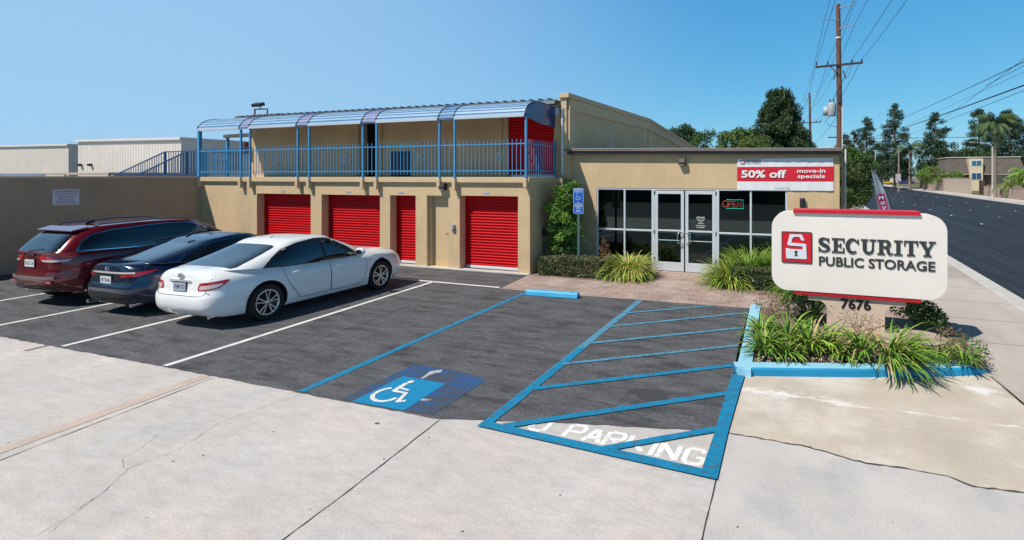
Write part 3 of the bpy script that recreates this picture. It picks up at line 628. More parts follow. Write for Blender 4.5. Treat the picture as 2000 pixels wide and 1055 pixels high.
# ------------------------------------------------------------ office
OB = thing('office_building', 'single storey tan stucco office with glass storefront and dark brown roof edge', 'building', (-3, 13.85, 0))
OY = 13.85
b = MB(); b.box(-7.13,-6.02,OY,OY+.2,0,3.35); b.box(-.65,.6,OY,OY+.2,0,3.30); b.box(-6.02,-.65,OY,OY+.2,2.32,3.30)
b.box(.4,.6,OY+.2,22,0,3.30); b.box(-7.1,.6,21.8,22,0,3.3)
obj('wall', b, stucco, OB)
b = MB(); b.box(-6.86,.39,OY+.21,21.7,2.75,2.8); b.box(-6.86,-6.84,14.05,21.7,0,2.75, 0); b.box(-6.84,.39,17.5,17.55,0,2.75); b.box(.36,.39,14.1,17.5,0,2.75)
obj('interior_wall', b, mat('interior wall', (.12,.125,.115), rough=.9), OB)
b = MB(); b.box(-6.84,.36,14.05,17.5,.0,.02); obj('interior_floor', b, mat('interior floor', (.10,.095,.085), rough=.6), OB)
b = MB(); b.box(-5.9,-1.0,15.6,16.2,.02,1.05); b.box(-5.95,-.95,15.5,16.3,1.05,1.1); obj('counter', b, mat('counter', (.12,.07,.04), rough=.5), OB)
def sloped(mb, x0, x1, y0, y1, za0, za1, zb0, zb1, m=0):   # bar whose heights differ at its two ends
    mb.add([(x0,y0,za0),(x1,y0,zb0),(x1,y1,zb0),(x0,y1,za0),(x0,y0,za1),(x1,y0,zb1),(x1,y1,zb1),(x0,y1,za1)], [(3,2,1,0),(4,5,6,7),(0,1,5,4),(1,2,6,5),(2,3,7,6),(3,0,4,7)], m)
b = MB(); sloped(b, -7.06, .64, 13.70, 13.849, 3.31, 3.40, 3.20, 3.275); sloped(b, .601, .64, 13.849, 22.1, 3.20, 3.275, 3.20, 3.275)
obj('fascia', b, brown_m, OB, bevel=.004)
b = MB(); sloped(b, -7.02, .66, 13.655, 13.86, 3.401, 3.475, 3.276, 3.345); obj('gutter', b, brown_l, OB, bevel=.012)
b = MB(); sloped(b, -7.0, .67, 13.645, 13.70, 3.476, 3.487, 3.346, 3.357); obj('gutter_trim', b, mat('pale trim', (.6,.55,.5), rough=.5), OB)
b = MB(); sloped(b, -6.80, .63, 13.80, 22, 3.41, 3.45, 3.30, 3.33); obj('roof', b, mat('roof felt', (.22,.21,.2), rough=.9), OB)
b = MB(); b.box(.645,.70,13.74,13.80,0,3.2); obj('downspout', b, brown_m, OB)
b = MB(); b.box(.74,.775,14.2,14.235,0,3.35); obj('conduit', b, white_m, OB)
for xx, hh in ((-6.1,.55),(-5.9,.35)):
    b = MB(); b.tube([(-6.7,16+hh,3.4),(-6.7,16+hh,3.4+hh)], .03, 6); obj('vent_pipe', b, steel, OB)
# storefront
glass = mat('tinted glass', (.0,.0,.0), trans=(.11,.16,.155))
def frame_rect(mb, x0, x1, z0, z1, w, y0=13.87, y1=13.93, wt=None, wb=None):
    wt = wt or w; wb = wb or w
    mb.box(x0, x0+w, y0, y1, z0, z1); mb.box(x1-w, x1, y0, y1, z0, z1)
    mb.box(x0+w, x1-w, y0, y1, z0, z0+wb); mb.box(x0+w, x1-w, y0, y1, z1-wt, z1)
b = MB()
b.box(-6.02,-.65,13.862,13.94,2.27,2.318)
for xx in (-5.995,-5.145,-4.305,-2.445,-1.58,-.675): b.box(xx-.025, xx+.025, 13.862, 13.94, .0, 2.27)
for x0, x1 in ((-5.97,-5.17),(-5.12,-4.33),(-2.42,-1.605),(-1.555,-.70)):
    b.box(x0, x1, 13.866, 13.936, 1.10, 1.145); b.box(x0, x1, 13.866, 13.936, .0, .05)
b.box(-4.28,-4.235,13.862,13.94,0,2.27); b.box(-2.515,-2.47,13.862,13.94,0,2.27)
obj('window_frame', b, alu, OB, bevel=.004)
for x0, x1 in ((-5.97,-5.17),(-5.12,-4.33),(-2.42,-1.605),(-1.555,-.70)):
    for z0, z1 in ((.05,1.10),(1.145,2.27)):
        b = MB(); b.add([(x0,13.90,z0),(x1,13.90,z0),(x1,13.90,z1),(x0,13.90,z1)], [(0,1,2,3)]); obj('window_pane', b, glass, OB)
for k, (x0, x1) in enumerate(((-4.23,-3.395),(-3.355,-2.52))):
    b = MB(); frame_rect(b, x0, x1, .02, 2.25, .085, 13.868, 13.925, .085, .24); b.box(x0+.085, x1-.085, 13.868, 13.925, 1.12, 1.165)
    d = obj('glass_door', b, alu, OB, bevel=.004)
    b = MB(); b.add([(x0+.085,13.90,.26),(x1-.085,13.90,.26),(x1-.085,13.90,2.165),(x0+.085,13.90,2.165)], [(0,1,2,3)]); obj('pane', b, glass, d)
    hx = x1-.05 if k == 0 else x0+.05
    b = MB(); s_ = -1 if k == 0 else 1
    b.tube([(hx,13.868,1.10),(hx,13.80,1.10),(hx+s_*.11*1,13.78,1.08),(hx+s_*.11,13.78,.82),(hx,13.80,.80),(hx,13.868,.80)], .016, 8); obj('handle', b, mat('polished steel', (.7,.7,.72), rough=.15, metal=1), d)
    b = MB(); b.box(x0+.09, x1-.09, 13.86, 13.875, .865, .885); obj('push_bar', b, mat('pale green bar', (.42,.60,.55), rough=.3), d)
    b = MB()
    for z in (.3,1.05,2.15): b.box((x0-.03 if k == 0 else x1), (x0 if k == 0 else x1+.03), 13.85, 13.868, z, z+.09)
    obj('hinge', b, blackm, d)
    if k == 1:
        b = MB(); mp_ = lambda u, v, t_: (-2.93+u, 13.897-t_, v)
        for s_, z, h, w in (('OFFICE HOURS',1.52,.026,.22),('Monday - Saturday',1.475,.026,.24),('9:30AM - 6PM',1.432,.024,.16),('Sunday',1.39,.024,.09),('10AM - 4PM',1.348,.024,.15),('Gate Access Hours',1.29,.026,.26),('6AM - 9PM DAILY',1.24,.026,.20)):
            add_text(b, s_, .03, lambda u, v, t_, z=z: mp_(u, z+v, t_), bold=.0012, width=w, height=h)
        obj('hours_lettering', b, mat('white vinyl', (.8,.8,.8), rough=.5), d, recalc=False)
b = MB(); b.box(-1.15,-.72,13.95,13.96,1.95,2.2); obj('green_poster', b, mat('green poster', (.03,.35,.12), rough=.6), OB)
# neon
NE = thing('open_sign', 'red and teal neon OPEN sign behind the window right of the glass doors', 'neon sign', (-2.05,13.96,1.9))
b = MB(); mp_ = lambda u, v: (-2.33+u, 13.965, 1.835+v)
for L_ in ([(.0,.03),(.0,.13),(.03,.155),(.10,.155),(.125,.13),(.125,.03),(.10,.0),(.03,.0),(0,.03)], [(.155,0),(.155,.145),(.22,.145),(.24,.125),(.24,.09),(.22,.07),(.155,.07)],
           [(.36,0),(.275,0),(.275,.145),(.36,.145)], [(.275,.075),(.345,.075)], [(.39,0),(.39,.145),(.485,0),(.485,.145)]):
    b.tube([mp_(*p) for p in L_], .0075, 5)
obj('letters', b, mat('red neon', (.8,.1,.1), emit=(1,.09,.07), es=5.5), NE)
b = MB(); b.tube([mp_(*p) for p in [(.09,-.03),(.09,-.045),(.54,-.045),(.54,.19),(.09,.19),(.09,.175)]], .0075, 5)
obj('border', b, mat('teal neon', (.1,.8,.7), emit=(.05,.95,.62), es=4.5), NE)

# banner
BN = thing('banner', 'white and red vinyl banner reading 50% off move-in specials on the office wall', 'banner', (-.73,13.84,2.3))
def bz(x): return (.012*sin(x*9)+.01*sin(x*23))*.35
b = MB(); N_ = 40
for (z0, z1, m_) in ((2.29,2.52,0),(2.52,2.905,1),(2.905,3.125,0)):
    vs = []; 
    for i in range(N_+1):
        x = -1.93+2.39*i/N_
        for z in (z0, z1): vs.append((x, 13.825+bz(x+z), z))
    b.add(vs, [(2*i,2*i+2,2*i+3,2*i+1) for i in range(N_)], m_, True)
vs = [(-1.93,13.845,2.29),(.46,13.845,2.29),(.46,13.845,3.125),(-1.93,13.845,3.125)]; b.add(vs, [(0,1,2,3)], 0)
red_v = mat('red vinyl', (.62,.015,.035), rough=.4, coat=.1, var=.05)
obj('sheet', b, [mat('white vinyl sheet', (.74,.75,.78), rough=.4, var=.03, vs=3), red_v], BN)
def bt(s_, x, z, w, h, bold=.0, m=0):
    add_text(b, s_, .3, lambda u, v, t_: (x+u, 13.808-t_, z+v), bold=bold, width=w, height=h, m=m)
wpr = mat('white print', (.82,.82,.82), rough=.5)
b = MB(); bt('50% off', -1.25, 2.615, 1.14, .205, .009); obj('large_lettering', b, wpr, BN, recalc=False)
b = MB(); bt('move-in', -.07, 2.745, .68, .10, .005); obj('small_lettering', b, wpr, BN, recalc=False)
b = MB(); bt('specials', -.07, 2.58, .66, .13, .005); obj('small_lettering', b, wpr, BN, recalc=False)

# ============================================================ MONUMENT SIGN
red_l = mat('logo red', (.62,.006,.02), rough=.4, coat=.1)
black_l = mat('letter charcoal', (.035,.037,.04), rough=.45)
white_l = mat('logo white', (.70,.73,.80), rough=.45)
cream = mat('cream sign face', (.83,.765,.71), rough=.55, var=.05, vs=1.1, fine=.02, fs=40, bump=.08, bs=60)
pedm = mat('beige plinth', (.64,.49,.38), rough=.8, var=.04, vs=2, fine=.03, fs=60, bump=.2, bs=120, bd=.003)
LOCK = [(270,258),(545,268),(603,412),(535,408),(498,335),(470,320),(390,318),(345,340),(318,380),(312,462),(600,485),(640,500),(655,850),(190,835),(178,592),(245,592),(280,612),(562,622),(560,560),(535,545),(250,530),(215,495)]
KEY = [(415+38*cos(pi*k/8+pi*.62), 685+38*sin(pi*k/8+pi*.62)) for k in range(13)]
def luv(p): x, y = p; return ((x-80)/695, 1-(y-190-25*(x-80)/695)/745)
def logo(parent, mp, w, h, depth, local=False):
    rr_ = []
    def rrect(x0, x1, y0, y1, r):
        pts = []
        for cx_, cy_, a0 in ((x1-r,y1-r,0),(x0+r,y1-r,90),(x0+r,y0+r,180),(x1-r,y0+r,270)):
            pts += [(cx_+r*cos(R(a0+a)), cy_+r*sin(R(a0+a))) for a in (0,22,45,68,90)]
        return pts
    f_ = lambda u, v, t_: mp(u*w, v*h, t_)
    b1 = MB(); b1.prism(rrect(0,1,0,1,.05), 0, depth, f_); o1 = obj('logo_border', b1, black_l, parent, local=local)
    b1 = MB(); b1.prism(rrect(.035,.965,.035,.965,.03), depth+.0002, depth*1.25+.0004, f_); obj('logo_field', b1, red_l, parent, local=local)
    b1 = MB(); b1.prism([(luv(p)[0]+.012, luv(p)[1]-.018) for p in LOCK], depth*1.25+.0006, depth*1.5+.0006, f_); obj('logo_shadow', b1, black_l, parent, local=local)
    b1 = MB(); b1.prism([luv(p) for p in LOCK], depth*1.5+.0009, depth*2.0+.001, f_); obj('logo_padlock', b1, white_l, parent, local=local)
    b1 = MB()
    b1.prism([luv(p) for p in [(415+38*cos(2*pi*k/14), 683+38*sin(2*pi*k/14)) for k in range(14)]], depth*2.0+.0013, depth*2.05+.0016, f_)
    b1.prism([luv(p) for p in [(402,705),(428,705),(458,785),(375,782)]], depth*2.0+.0018, depth*2.05+.0021, f_)
    obj('logo_keyhole', b1, black_l, parent, local=local)
def arc(cx, cy, rx, ry, a0, a1, n=12): return [(cx+rx*cos(R(a0+(a1-a0)*i/n)), cy+ry*sin(R(a0+(a1-a0)*i/n))) for i in range(n+1)]
def rect(x0, x1, y0, y1): return [(x0,y0),(x1,y0),(x1,y1),(x0,y1)]
def stroke(pts, ws):
    L_, R_ = [], []
    for i, p in enumerate(pts):
        a = pts[max(i-1,0)]; c = pts[min(i+1,len(pts)-1)]; d = Vector((c[0]-a[0], c[1]-a[1])).normalized(); w_ = ws[i] if isinstance(ws, list) else ws
        L_.append((p[0]-d.y*w_/2, p[1]+d.x*w_/2)); R_.append((p[0]+d.y*w_/2, p[1]-d.x*w_/2))
    return L_ + R_[::-1]
def wv(n, lo, hi, f=None): return [lo+(hi-lo)*(sin(pi*i/n)**1.3) for i in range(n+1)]
SL = .10; ST = .235; TH = .115
def glyphs():
    G_ = {}
    G_['I'] = (.50, [rect(0,.5,0,SL), rect(0,.5,1-SL,1), rect(.25-ST/2,.25+ST/2,SL,1-SL)])
    G_['E'] = (.80, [rect(0,.8,0,SL), rect(0,.8,1-SL,1), rect(.13,.13+ST,SL,1-SL), rect(.13+ST,.52,.45,.55), rect(.52,.60,.34,.66), [(.70,SL),(.8,SL),(.8,.36),(.73,.36)], [(.70,1-SL),(.8,1-SL),(.8,.68),(.73,.68)][::-1]])
    G_['T'] = (.82, [rect(.18,.64,0,SL), rect(0,.82,1-SL,1), rect(.41-ST/2,.41+ST/2,SL,1-SL), [(0,1-SL),(0,.66),(.07,.66),(.11,1-SL)], [(.82,1-SL),(.71,1-SL),(.75,.66),(.82,.66)]])
    G_['U'] = (.90, [rect(0,.44,1-SL,1), rect(.52,.92,1-SL,1), stroke([(.22,1-SL),(.22,.35)]+arc(.47,.33,.25,.26,180,360,14)+[(.74,1-SL)], [ST,ST]+[ST-(ST-TH)*i/14 for i in range(15)]+[TH])])
    G_['Y'] = (.90, [rect(.22,.68,0,SL), rect(.45-ST/2,.45+ST/2,SL,.44), rect(-.03,.40,1-SL,1), rect(.53,.93,1-SL,1), stroke([(.17,1-SL),(.45,.38)], ST), stroke([(.75,1-SL),(.48,.40)], TH)])
    G_['R'] = (.92, [rect(0,.46,0,SL), rect(0,.40,1-SL,1), rect(.12,.12+ST,SL,1-SL), stroke([(.34,1-.055),(.50,1-.055)]+arc(.50,.73,.21,.215,90,-90,12)+[(.34,.515)], [TH]*2+wv(12,TH,ST)+[TH]), stroke([(.48,.49)]+arc(.50,.30,.16,.19,80,10,6)+[(.68,.16),(.74,.05),(.88,.07),(.93,.14)], [TH]+[ST*.8]*7+[ST*.85,ST*.6,TH*.8,TH*.5])])
    G_['C'] = (.86, [stroke(arc(.44,.5,.325,.44,52,308,24), [TH+(ST+.02-TH)*max(0, sin(pi*i/24))**1.2 for i in range(25)]), rect(.73,.81,.64,.97), stroke([(.64,.87),(.77,.66)], .10)])
    G_['S'] = (.78, [stroke(arc(.38,.745,.255,.20,35,180,10)+[(.145,.66),(.26,.56),(.46,.46),(.60,.38)]+arc(.38,.26,.27,.205,15,-150,12), [TH]*4+[TH+.02,TH+.05,TH+.08,ST-.03,ST,ST,ST]+[ST+.02]*4+[ST,ST,ST-.02,TH+.07,TH+.03,TH]+[TH]*7), rect(.63,.70,.66,.99), rect(.02,.09,.01,.36), stroke([(.58,.88),(.67,.67)],.09), stroke([(.05,.33),(.16,.13)],.10)])
    return G_
def add_slab_text(mb, txt, mp, width, height, gap=.10, depth=.02):
    G_ = glyphs(); tot = sum(G_[c][0] for c in txt) + gap*(len(txt)-1); sx = width/tot; x = 0
    for c in txt:
        w_, parts = G_[c]
        for k, p in enumerate(parts): mb.prism([(x+u, v) for u, v in p], 0, depth+k*.0003, lambda u, v, t_: mp(u*sx, v*height, t_))
        x += w_+gap

MS = thing('monument_sign', 'cream monument sign with red padlock logo and number 7676 on its plinth', 'sign', (.63, 9.22, .1))
SY = 9.05
def rrp(x0, x1, z0, z1, r, n=9):
    pts = []
    for cx_, cz_, a0 in ((x1-r,z1-r,0),(x0+r,z1-r,90),(x0+r,z0+r,180),(x1-r,z0+r,270)):
        pts += [(cx_+r*cos(R(a0+90*i/n)), cz_+r*sin(R(a0+90*i/n))) for i in range(n+1)]
    return pts
b = MB(); b.prism(rrp(-.68,1.93,.735,2.055,.26), SY+.36, SY, lambda u, v, t_: (u, t_, v)); obj('sign_panel', b, cream, MS, bevel=.012)
b = MB(); b.box(-.33,1.56,SY-.04,SY+.40,2.045,2.10); obj('red_bar', b, red_l, MS, bevel=.004)
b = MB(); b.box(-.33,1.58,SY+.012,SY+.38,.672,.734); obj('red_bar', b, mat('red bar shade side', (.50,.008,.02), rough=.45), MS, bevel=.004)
ped = [(-.10,.671),(-.10,.585)] + [(.20-.14+.14*sin(R(a))-.0, .425+.14*cos(R(a))+.02) for a in (0,22,45,68,90)] + [(.20,.05),(1.07,.05)] + [(1.07+.14-.14*sin(R(a)), .425+.14*cos(R(a))+.02) for a in (90,68,45,22,0)] + [(1.37,.585),(1.37,.671)]
b = MB(); b.prism(ped, SY+.30, SY+.06, lambda u, v, t_: (u, t_, v)); obj('plinth', b, pedm, MS, bevel=.008)
b = MB(); add_slab_text(b, 'SECURITY', lambda u, v, t_: (.065+u, SY-.004-t_, 1.405+v), 1.70, .238, .09, .012)
obj('serif_lettering', b, black_l, MS)
b = MB(); add_text(b, 'PUBLIC STORAGE', .2, lambda u, v, t_: (.92+u, SY-.004-t_, 1.18+v), bold=.0040, ext=.005, width=1.69, height=.155)
obj('plain_lettering', b, black_l, MS)
b = MB(); add_text(b, '7676', .2, lambda u, v, t_: (.64+u, SY+.056-t_, .485+v), bold=.0055, ext=.004, width=.45, height=.165)
obj('street_number', b, mat('number black', (.012,.012,.014), rough=.4), MS)
logo(MS, lambda u, v, t_: (-.52+u, SY-.001-t_, 1.20+v), .49, .525, .014)

# logo and small lettering on the banner
logo(BN, lambda u, v, t_: (-1.84+u, 13.812-t_, 2.985+v), .105, .115, .0012)
b = MB(); add_slab_text(b, 'SECURITY', lambda u, v, t_: (-1.71+u, 13.808-t_, 3.045+v), .40, .052, .09, .001); bt('PUBLIC STORAGE', -1.51, 2.99, .39, .034, .002)
bt('*on select units', -.78, 2.335, .38, .04, .0)
obj('small_lettering', b, black_l, BN, recalc=False)

# ============================================================ ISLAND, KERBS, STREET FURNITURE
b = MB()
fr = [(-.98,6.90),(-.2,7.14),(.6,7.40),(1.4,7.70),(1.85,7.89),(2.10,8.02),(2.26,8.2)]
IN = .23
def kerb_run(mb, pts, w, h0, h1=None):
    P_ = [Vector((*p,0)) for p in pts]; k = len(P_); rows = []
    for i, p in enumerate(P_):
        d = (P_[min(i+1,k-1)]-P_[max(i-1,0)]).normalized(); n_ = Vector((-d.y, d.x, 0)); h = h0 if h1 is None else h0+(h1-h0)*(max(0, (i/(k-1)-.72)/.28))
        rows.append([p, p+n_*.006+Vector((0,0,h*.8)), p+n_*.03+Vector((0,0,h)), p+n_*w+Vector((0,0,h)), p+n_*w+Vector((0,0,-.02))])
    for i in range(k-1):
        vs = rows[i]+rows[i+1]
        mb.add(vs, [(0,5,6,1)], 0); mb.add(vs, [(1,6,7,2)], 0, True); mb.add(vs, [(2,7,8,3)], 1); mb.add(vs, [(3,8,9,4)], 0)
    mb.add(rows[0], [(0,1,2,3,4)], 0); mb.add(rows[-1], [(4,3,2,1,0)], 0)
fr2 = [fr[0]] + [(fr[i][0]+(fr[i+1][0]-fr[i][0])*j/4, fr[i][1]+(fr[i+1][1]-fr[i][1])*j/4) for i in range(len(fr)-1) for j in range(1,5)]
kerb_run(b, fr2, IN, .105, .02)
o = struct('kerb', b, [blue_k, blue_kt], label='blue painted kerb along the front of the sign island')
b = MB(); kerb_run(b, [(-1.20,10.46),(-1.13,9.3),(-1.05,8.1),(-.985,6.905)], .20, .103)
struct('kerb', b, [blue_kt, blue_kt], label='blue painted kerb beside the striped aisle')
b = MB()
# soil, slightly mounded
gx = [(-.98+.17*i) for i in range(20)]
rs_ = random.Random(9)
V_ = []; nx, ny = 22, 18
for j in range(ny+1):
    for i in range(nx+1):
        u, v = i/nx, j/ny; x = -.86+u*3.10-.16*v*(1-u); yf = 7.05+(x+.98)*.31; y = yf+.07+v*(10.35-yf)
        V_.append((x, y, .07+.04*sin(u*3.1)*sin(v*3.1)+rs_.uniform(-.012,.012)))
b.add(V_, [(j*(nx+1)+i, j*(nx+1)+i+1, (j+1)*(nx+1)+i+1, (j+1)*(nx+1)+i) for j in range(ny) for i in range(nx)], 0, True)
struct('planting_bed', b, mulch)
b = MB()
for i in range(420):      # leaf litter and bark chips
    u = rs_.random(); v = rs_.random()**1.6; x = -.75+u*2.8; y = 7.15+(x+.98)*.31+v*1.3; s_ = rs_.uniform(.012,.035)
    b.obox((x, y, .135+rs_.uniform(0,.015)), (s_*2, s_, .005), (rs_.uniform(-.7,.7), rs_.uniform(-.7,.7), rs_.uniform(0,6)), rs_.choice((0,0,1,2)))
tag(obj('leaf_litter', b, [mat('litter tan', (.36,.26,.17), rough=.9), mat('litter brown', (.17,.10,.07), rough=.9), mat('litter pale', (.50,.42,.32), rough=.9)]), 'dry leaves and bark chips scattered under the plants of the sign island', 'leaf litter', kind='stuff')
# flat pale slab behind the sign on the right
b = MB(); n_ = 16; b.prism([(1.45+.48*cos(2*pi*k/n_), 9.0+.42*sin(2*pi*k/n_)) for k in range(n_)], .10, .165, lambda u, v, t_: (u, v, t_))
struct('stepping_slab', b, mat('pinkish slab', (.43,.34,.29), rough=.9, var=.08, fine=.08), bevel=.02)

# wheel stop
WS = thing('wheel_stop', 'blue painted concrete wheel stop at the head of the accessible stall', 'wheel stop', (-5.45, 10.1, 0), R(3))
b = MB(); b.prism([(-.09,0),(.09,0),(.075,.085),(.045,.115),(-.045,.115),(-.075,.085)], -.62, .62, lambda u, v, t_: (t_, u, v+.012)); obj('block', b, [mat('bright blue stop', (.05,.38,.66), rough=.5, var=.1, vs=5, fine=.08, fs=50, col2=(.3,.4,.42), c2s=6, c2lo=.64, c2hi=.7)], WS, local=True, bevel=.008)
b = MB(); [b.tube([(x,0,.12),(x,0,.134)], .018, 8) for x in (-.45,.45)]; obj('anchor_pin', b, steel, WS, local=True)

# accessible parking sign on a post
AS = thing('parking_sign', 'blue accessible parking sign on a grey post beside the tall green bush', 'sign', (-6.27, 13.15, 0))
b = MB(); b.box(-6.30,-6.24,13.16,13.20,0,2.34); obj('post', b, mat('teal grey post', (.06,.12,.14), rough=.5), AS)
sb = mat('sign blue', (.008,.10,.48), rough=.35); swh = mat('sign white ink', (.55,.66,.85), rough=.4)
for z0, z1 in ((1.905,2.335),(1.655,1.895)):
    b = MB(); b.prism(rrp(-6.415,-6.125,z0,z1,.03,4), 13.158, 13.152, lambda u, v, t_: (u, t_, v)); p_ = obj('panel', b, swh, AS)
    b = MB(); b.prism(rrp(-6.405,-6.135,z0+.01,z1-.01,.025,4), 13.1515, 13.150, lambda u, v, t_: (u, t_, v)); obj('panel_face', b, sb, p_)
b = MB(); mps = lambda z: (lambda u, v, t_: (-6.27+u, 13.1485-t_, z+v))
for s_, z, h, w in (('RESERVED',2.275,.034,.24),('PARKING',2.225,.034,.21),('VAN',1.93,.03,.09),('MINIMUM',1.835,.034,.21),('FINE',1.785,.034,.11),('$250',1.70,.05,.15)): add_text(b, s_, .05, mps(z), bold=.001, width=w, height=h)
b.tube([(-6.30,13.145,2.17),(-6.295,13.145,2.10),(-6.24,13.145,2.10),(-6.215,13.145,2.04),(-6.195,13.145,2.045)], .007, 5)
b.tube([(-6.31,13.145,2.12),(-6.335,13.145,2.08),(-6.325,13.145,2.035),(-6.28,13.145,2.015),(-6.24,13.145,2.04)], .007, 5); b.ico((-6.302,13.145,2.19), .013, 1)
obj('lettering', b, swh, AS, recalc=False)

AS.location = (AS.location.x+.31, AS.location.y-.65, 0)
# feather banner by the street
FB = thing('feather_banner', 'grey and maroon feather flag standing at the kerb behind the monument sign', 'flag', (1.75, 13.3, 0))
def fcurve(t):   # mast, bending over to the left at its top
    return (1.80 - .10*t - .42*max(0,(t-.42)/.58)**2.3, .25+2.62*t)
b = MB(); b.tube([(fcurve(t/20)[0], 13.3, fcurve(t/20)[1] if t else 0) for t in range(21)], .012, 6); obj('pole', b, blackm, FB)
b = MB(); N_ = 30; vs = []
for i in range(N_+1):
    t = .14+.86*i/N_; x, z = fcurve(t); wd = .27*min(1, (1-t)/.30)**.75
    for j in range(7):
        s_ = j/6; vs.append((x-.012-wd*s_, 13.3+.030*sin(s_*8+i*.15)+.015*sin(s_*17), z-.10*s_*(1-t)-.02*s_))
fs0 = []; mcol = []
for i in range(N_):
    t = .14+.86*(i+.5)/N_
    for j in range(6):
        fs0.append((i*7+j, i*7+j+1, (i+1)*7+j+1, (i+1)*7+j)); mcol.append(1 if t < .50 or (.56 < t < .76 and 1 <= j <= 4) else 0)
for f_, m_ in zip(fs0, mcol): b.add([vs[k] for k in f_], [(0,1,2,3)], m_, True)
obj('flag_cloth', b, [mat('flag grey', (.24,.30,.36), rough=.7, var=.35, vs=9, stretch=(3,1,.5)), mat('flag maroon', (.30,.035,.10), rough=.7, var=.3, vs=9, stretch=(3,1,.5))], FB)
b = MB()
for k, (ch, t) in enumerate((('M',.735),('O',.69),('V',.645),('E',.60))): add_text(b, ch, .1, lambda u, v, t_, t=t: (fcurve(t)[0]-.145+u, 13.265-t_, fcurve(t)[1]+v-.06), bold=.002, width=.09, height=.075)
obj('lettering', b, swh, FB, recalc=False)

# utility poles and wires
wood = mat('weathered pole wood', (.16,.075,.05), rough=.9, var=.3, vs=6, stretch=(6,6,.5), bump=.4, bs=30)
wood_d = mat('dark crossarm', (.06,.045,.04), rough=.9)
wire_m = mat('black cable', (.015,.017,.02), rough=.6)
def util_pole(loc, H_, lab, big=True):
    x, y = loc; t = thing('utility_pole', lab, 'utility pole', (x, y, 0))
    mb = MB(); mb.tube([(x,y,-.1),(x+.02,y,H_*.5),(x-.06,y,H_)], [.185,.16,.125], 12); obj('pole', mb, wood, t)
    mb = MB(); mb.beam((x-1.30,y-.16,H_-3.6),(x+1.25,y-.16,H_-3.52), .12, .11); mb.beam((x-.5,y-.16,H_-3.58),(x,y-.16,H_-4.2),.03,.05) if big else 0; obj('crossarm', mb, wood_d, t)
    for dx, dz, sgn in ((0,-.15,1),(0,-1.35,1),(0,-.85,-1)):
        mb = MB(); mb.tube([(x,y-.12,H_+dz-.12),(x+sgn*.35,y-.12,H_+dz-.03),(x+sgn*.78,y-.12,H_+dz+.02)], .03, 6); mb.tube([(x+sgn*.80,y-.12,H_+dz-.05),(x+sgn*.80,y-.12,H_+dz+.10)], .035, 6); obj('steel_arm', mb, steel, t)
    mb = MB()
    for dx in (-1.25,-.62,.68,1.2): mb.lathe([(.001,.20),(.035,.20),(.05,.15),(.03,.13),(.055,.08),(.03,.05),(.03,0)], 'z', (x+dx,y-.16,H_-3.50), 8)
    obj('insulator', mb, wood_d, t)
    if big:
        mb = MB(); mb.lathe([(.001,-.42),(.21,-.42),(.235,-.38),(.235,.28),(.21,.36),(.001,.40)], 'z', (x-.40,y-.1,H_-6.1), 16); mb.lathe([(.001,-.3),(.15,-.3),(.15,.2),(.001,.22)], 'z', (x-.72,y+.1,H_-6.15), 12)
        tr_ = obj('transformer', mb, mat('transformer grey', (.42,.45,.48), rough=.45), t)
        mb = MB(); [mb.lathe([(.03,0),(.045,.05),(.025,.1),(.04,.15),(.02,.22)], 'z', (x-.40+dx,y-.15,H_-5.74), 8) for dx in (-.1,.1)]; obj('bushing', mb, wood_d, tr_)
        mb = MB(); mb.box(x-.08,x+.08,y-.26,y-.17,H_-5.75,H_-5.2); obj('fuse_box', mb, wood_d, t)
        mb = MB(); mb.obox((x-.22,y-.2,H_-4.15),(.06,.06,.55),(0,R(20),0)); obj('cutout', mb, wood_d, t)
        mb = MB(); mb.obox((x+.28,y-.2,H_-4.15),(.06,.06,.5),(0,R(-20),0)); obj('cutout', mb, wood_d, t)
        mb = MB(); mb.box(x+.13,x+.18,y-.12,y-.06,0,H_-5.4); obj('riser_conduit', mb, white_m, t)
        mb = MB(); mb.tube([(x-.60,y,4.95),(x+.6,y,4.95)], .035, 6); obj('lower_arm', mb, wood_d, t)
        mb = MB(); mb.lathe([(.165,0),(.165,.10)], 'z', (x-.03,y,H_-2.0), 12); obj('white_band', mb, white_m, t)
        mb = MB(); mb.tube([(x-.5,y-.1,H_-6.5),(x-.75,y-.1,H_-6.8),(x-.5,y-.1,H_-7.1),(x,y-.1,H_-7.15)], .015, 5); mb.tube([(x+.68,y-.2,H_-3.5),(x+.55,y-.2,H_-4.1),(x+.1,y-.2,H_-4.6),(x-.3,y-.15,H_-5.5)], .012, 5); obj('jumper_cable', mb, wire_m, t)
    return t
util_pole((1.38,32.3), 12.7, 'tall brown utility pole with grey transformers rising behind the office roof')
util_pole((-.45,65.5), 12.7, 'second utility pole beside the big pine, smaller and farther up the street', False)
mb = MB(); mb.tube([(13.2,94.8,0),(13.2,94.8,7.3)], [.14,.10], 8); tag(obj('wooden_post', mb, mat('pale wood', (.33,.25,.22), rough=.9), loc=(13.2,94.8,0)), 'bare pale wooden pole at the far corner of the side street', 'pole')
def wire(a, c, sag, r=.014, lab='thin black overhead wire along the street', grp='overhead street wires'):
    a, c = Vector(a), Vector(c); mb = MB(); n_ = 20
    mb.tube([a.lerp(c, i/n_) - Vector((0,0,sag*4*(i/n_)*(1-i/n_))) for i in range(n_+1)], r, 5); o = obj('overhead_wire', mb, wire_m, loc=tuple(a)); tag(o, lab, 'wire', grp)
gl, gg = 'thin black wire strung between the two tall utility poles', 'wires between the utility poles'
hl, hg = 'thin black wire running from the tall utility pole overhead and out of the picture', 'wires from the tall pole over the street'
for dx, z in ((.8,12.57),(.8,11.37),(-.8,11.87)):
    wire((1.38+dx,32.2,z), (-.45+dx,65.4,z), .5, .012, gl, gg); wire((1.38+dx,32.2,z), (3.2+dx,-8,z+.2), .6, .010, hl, hg)
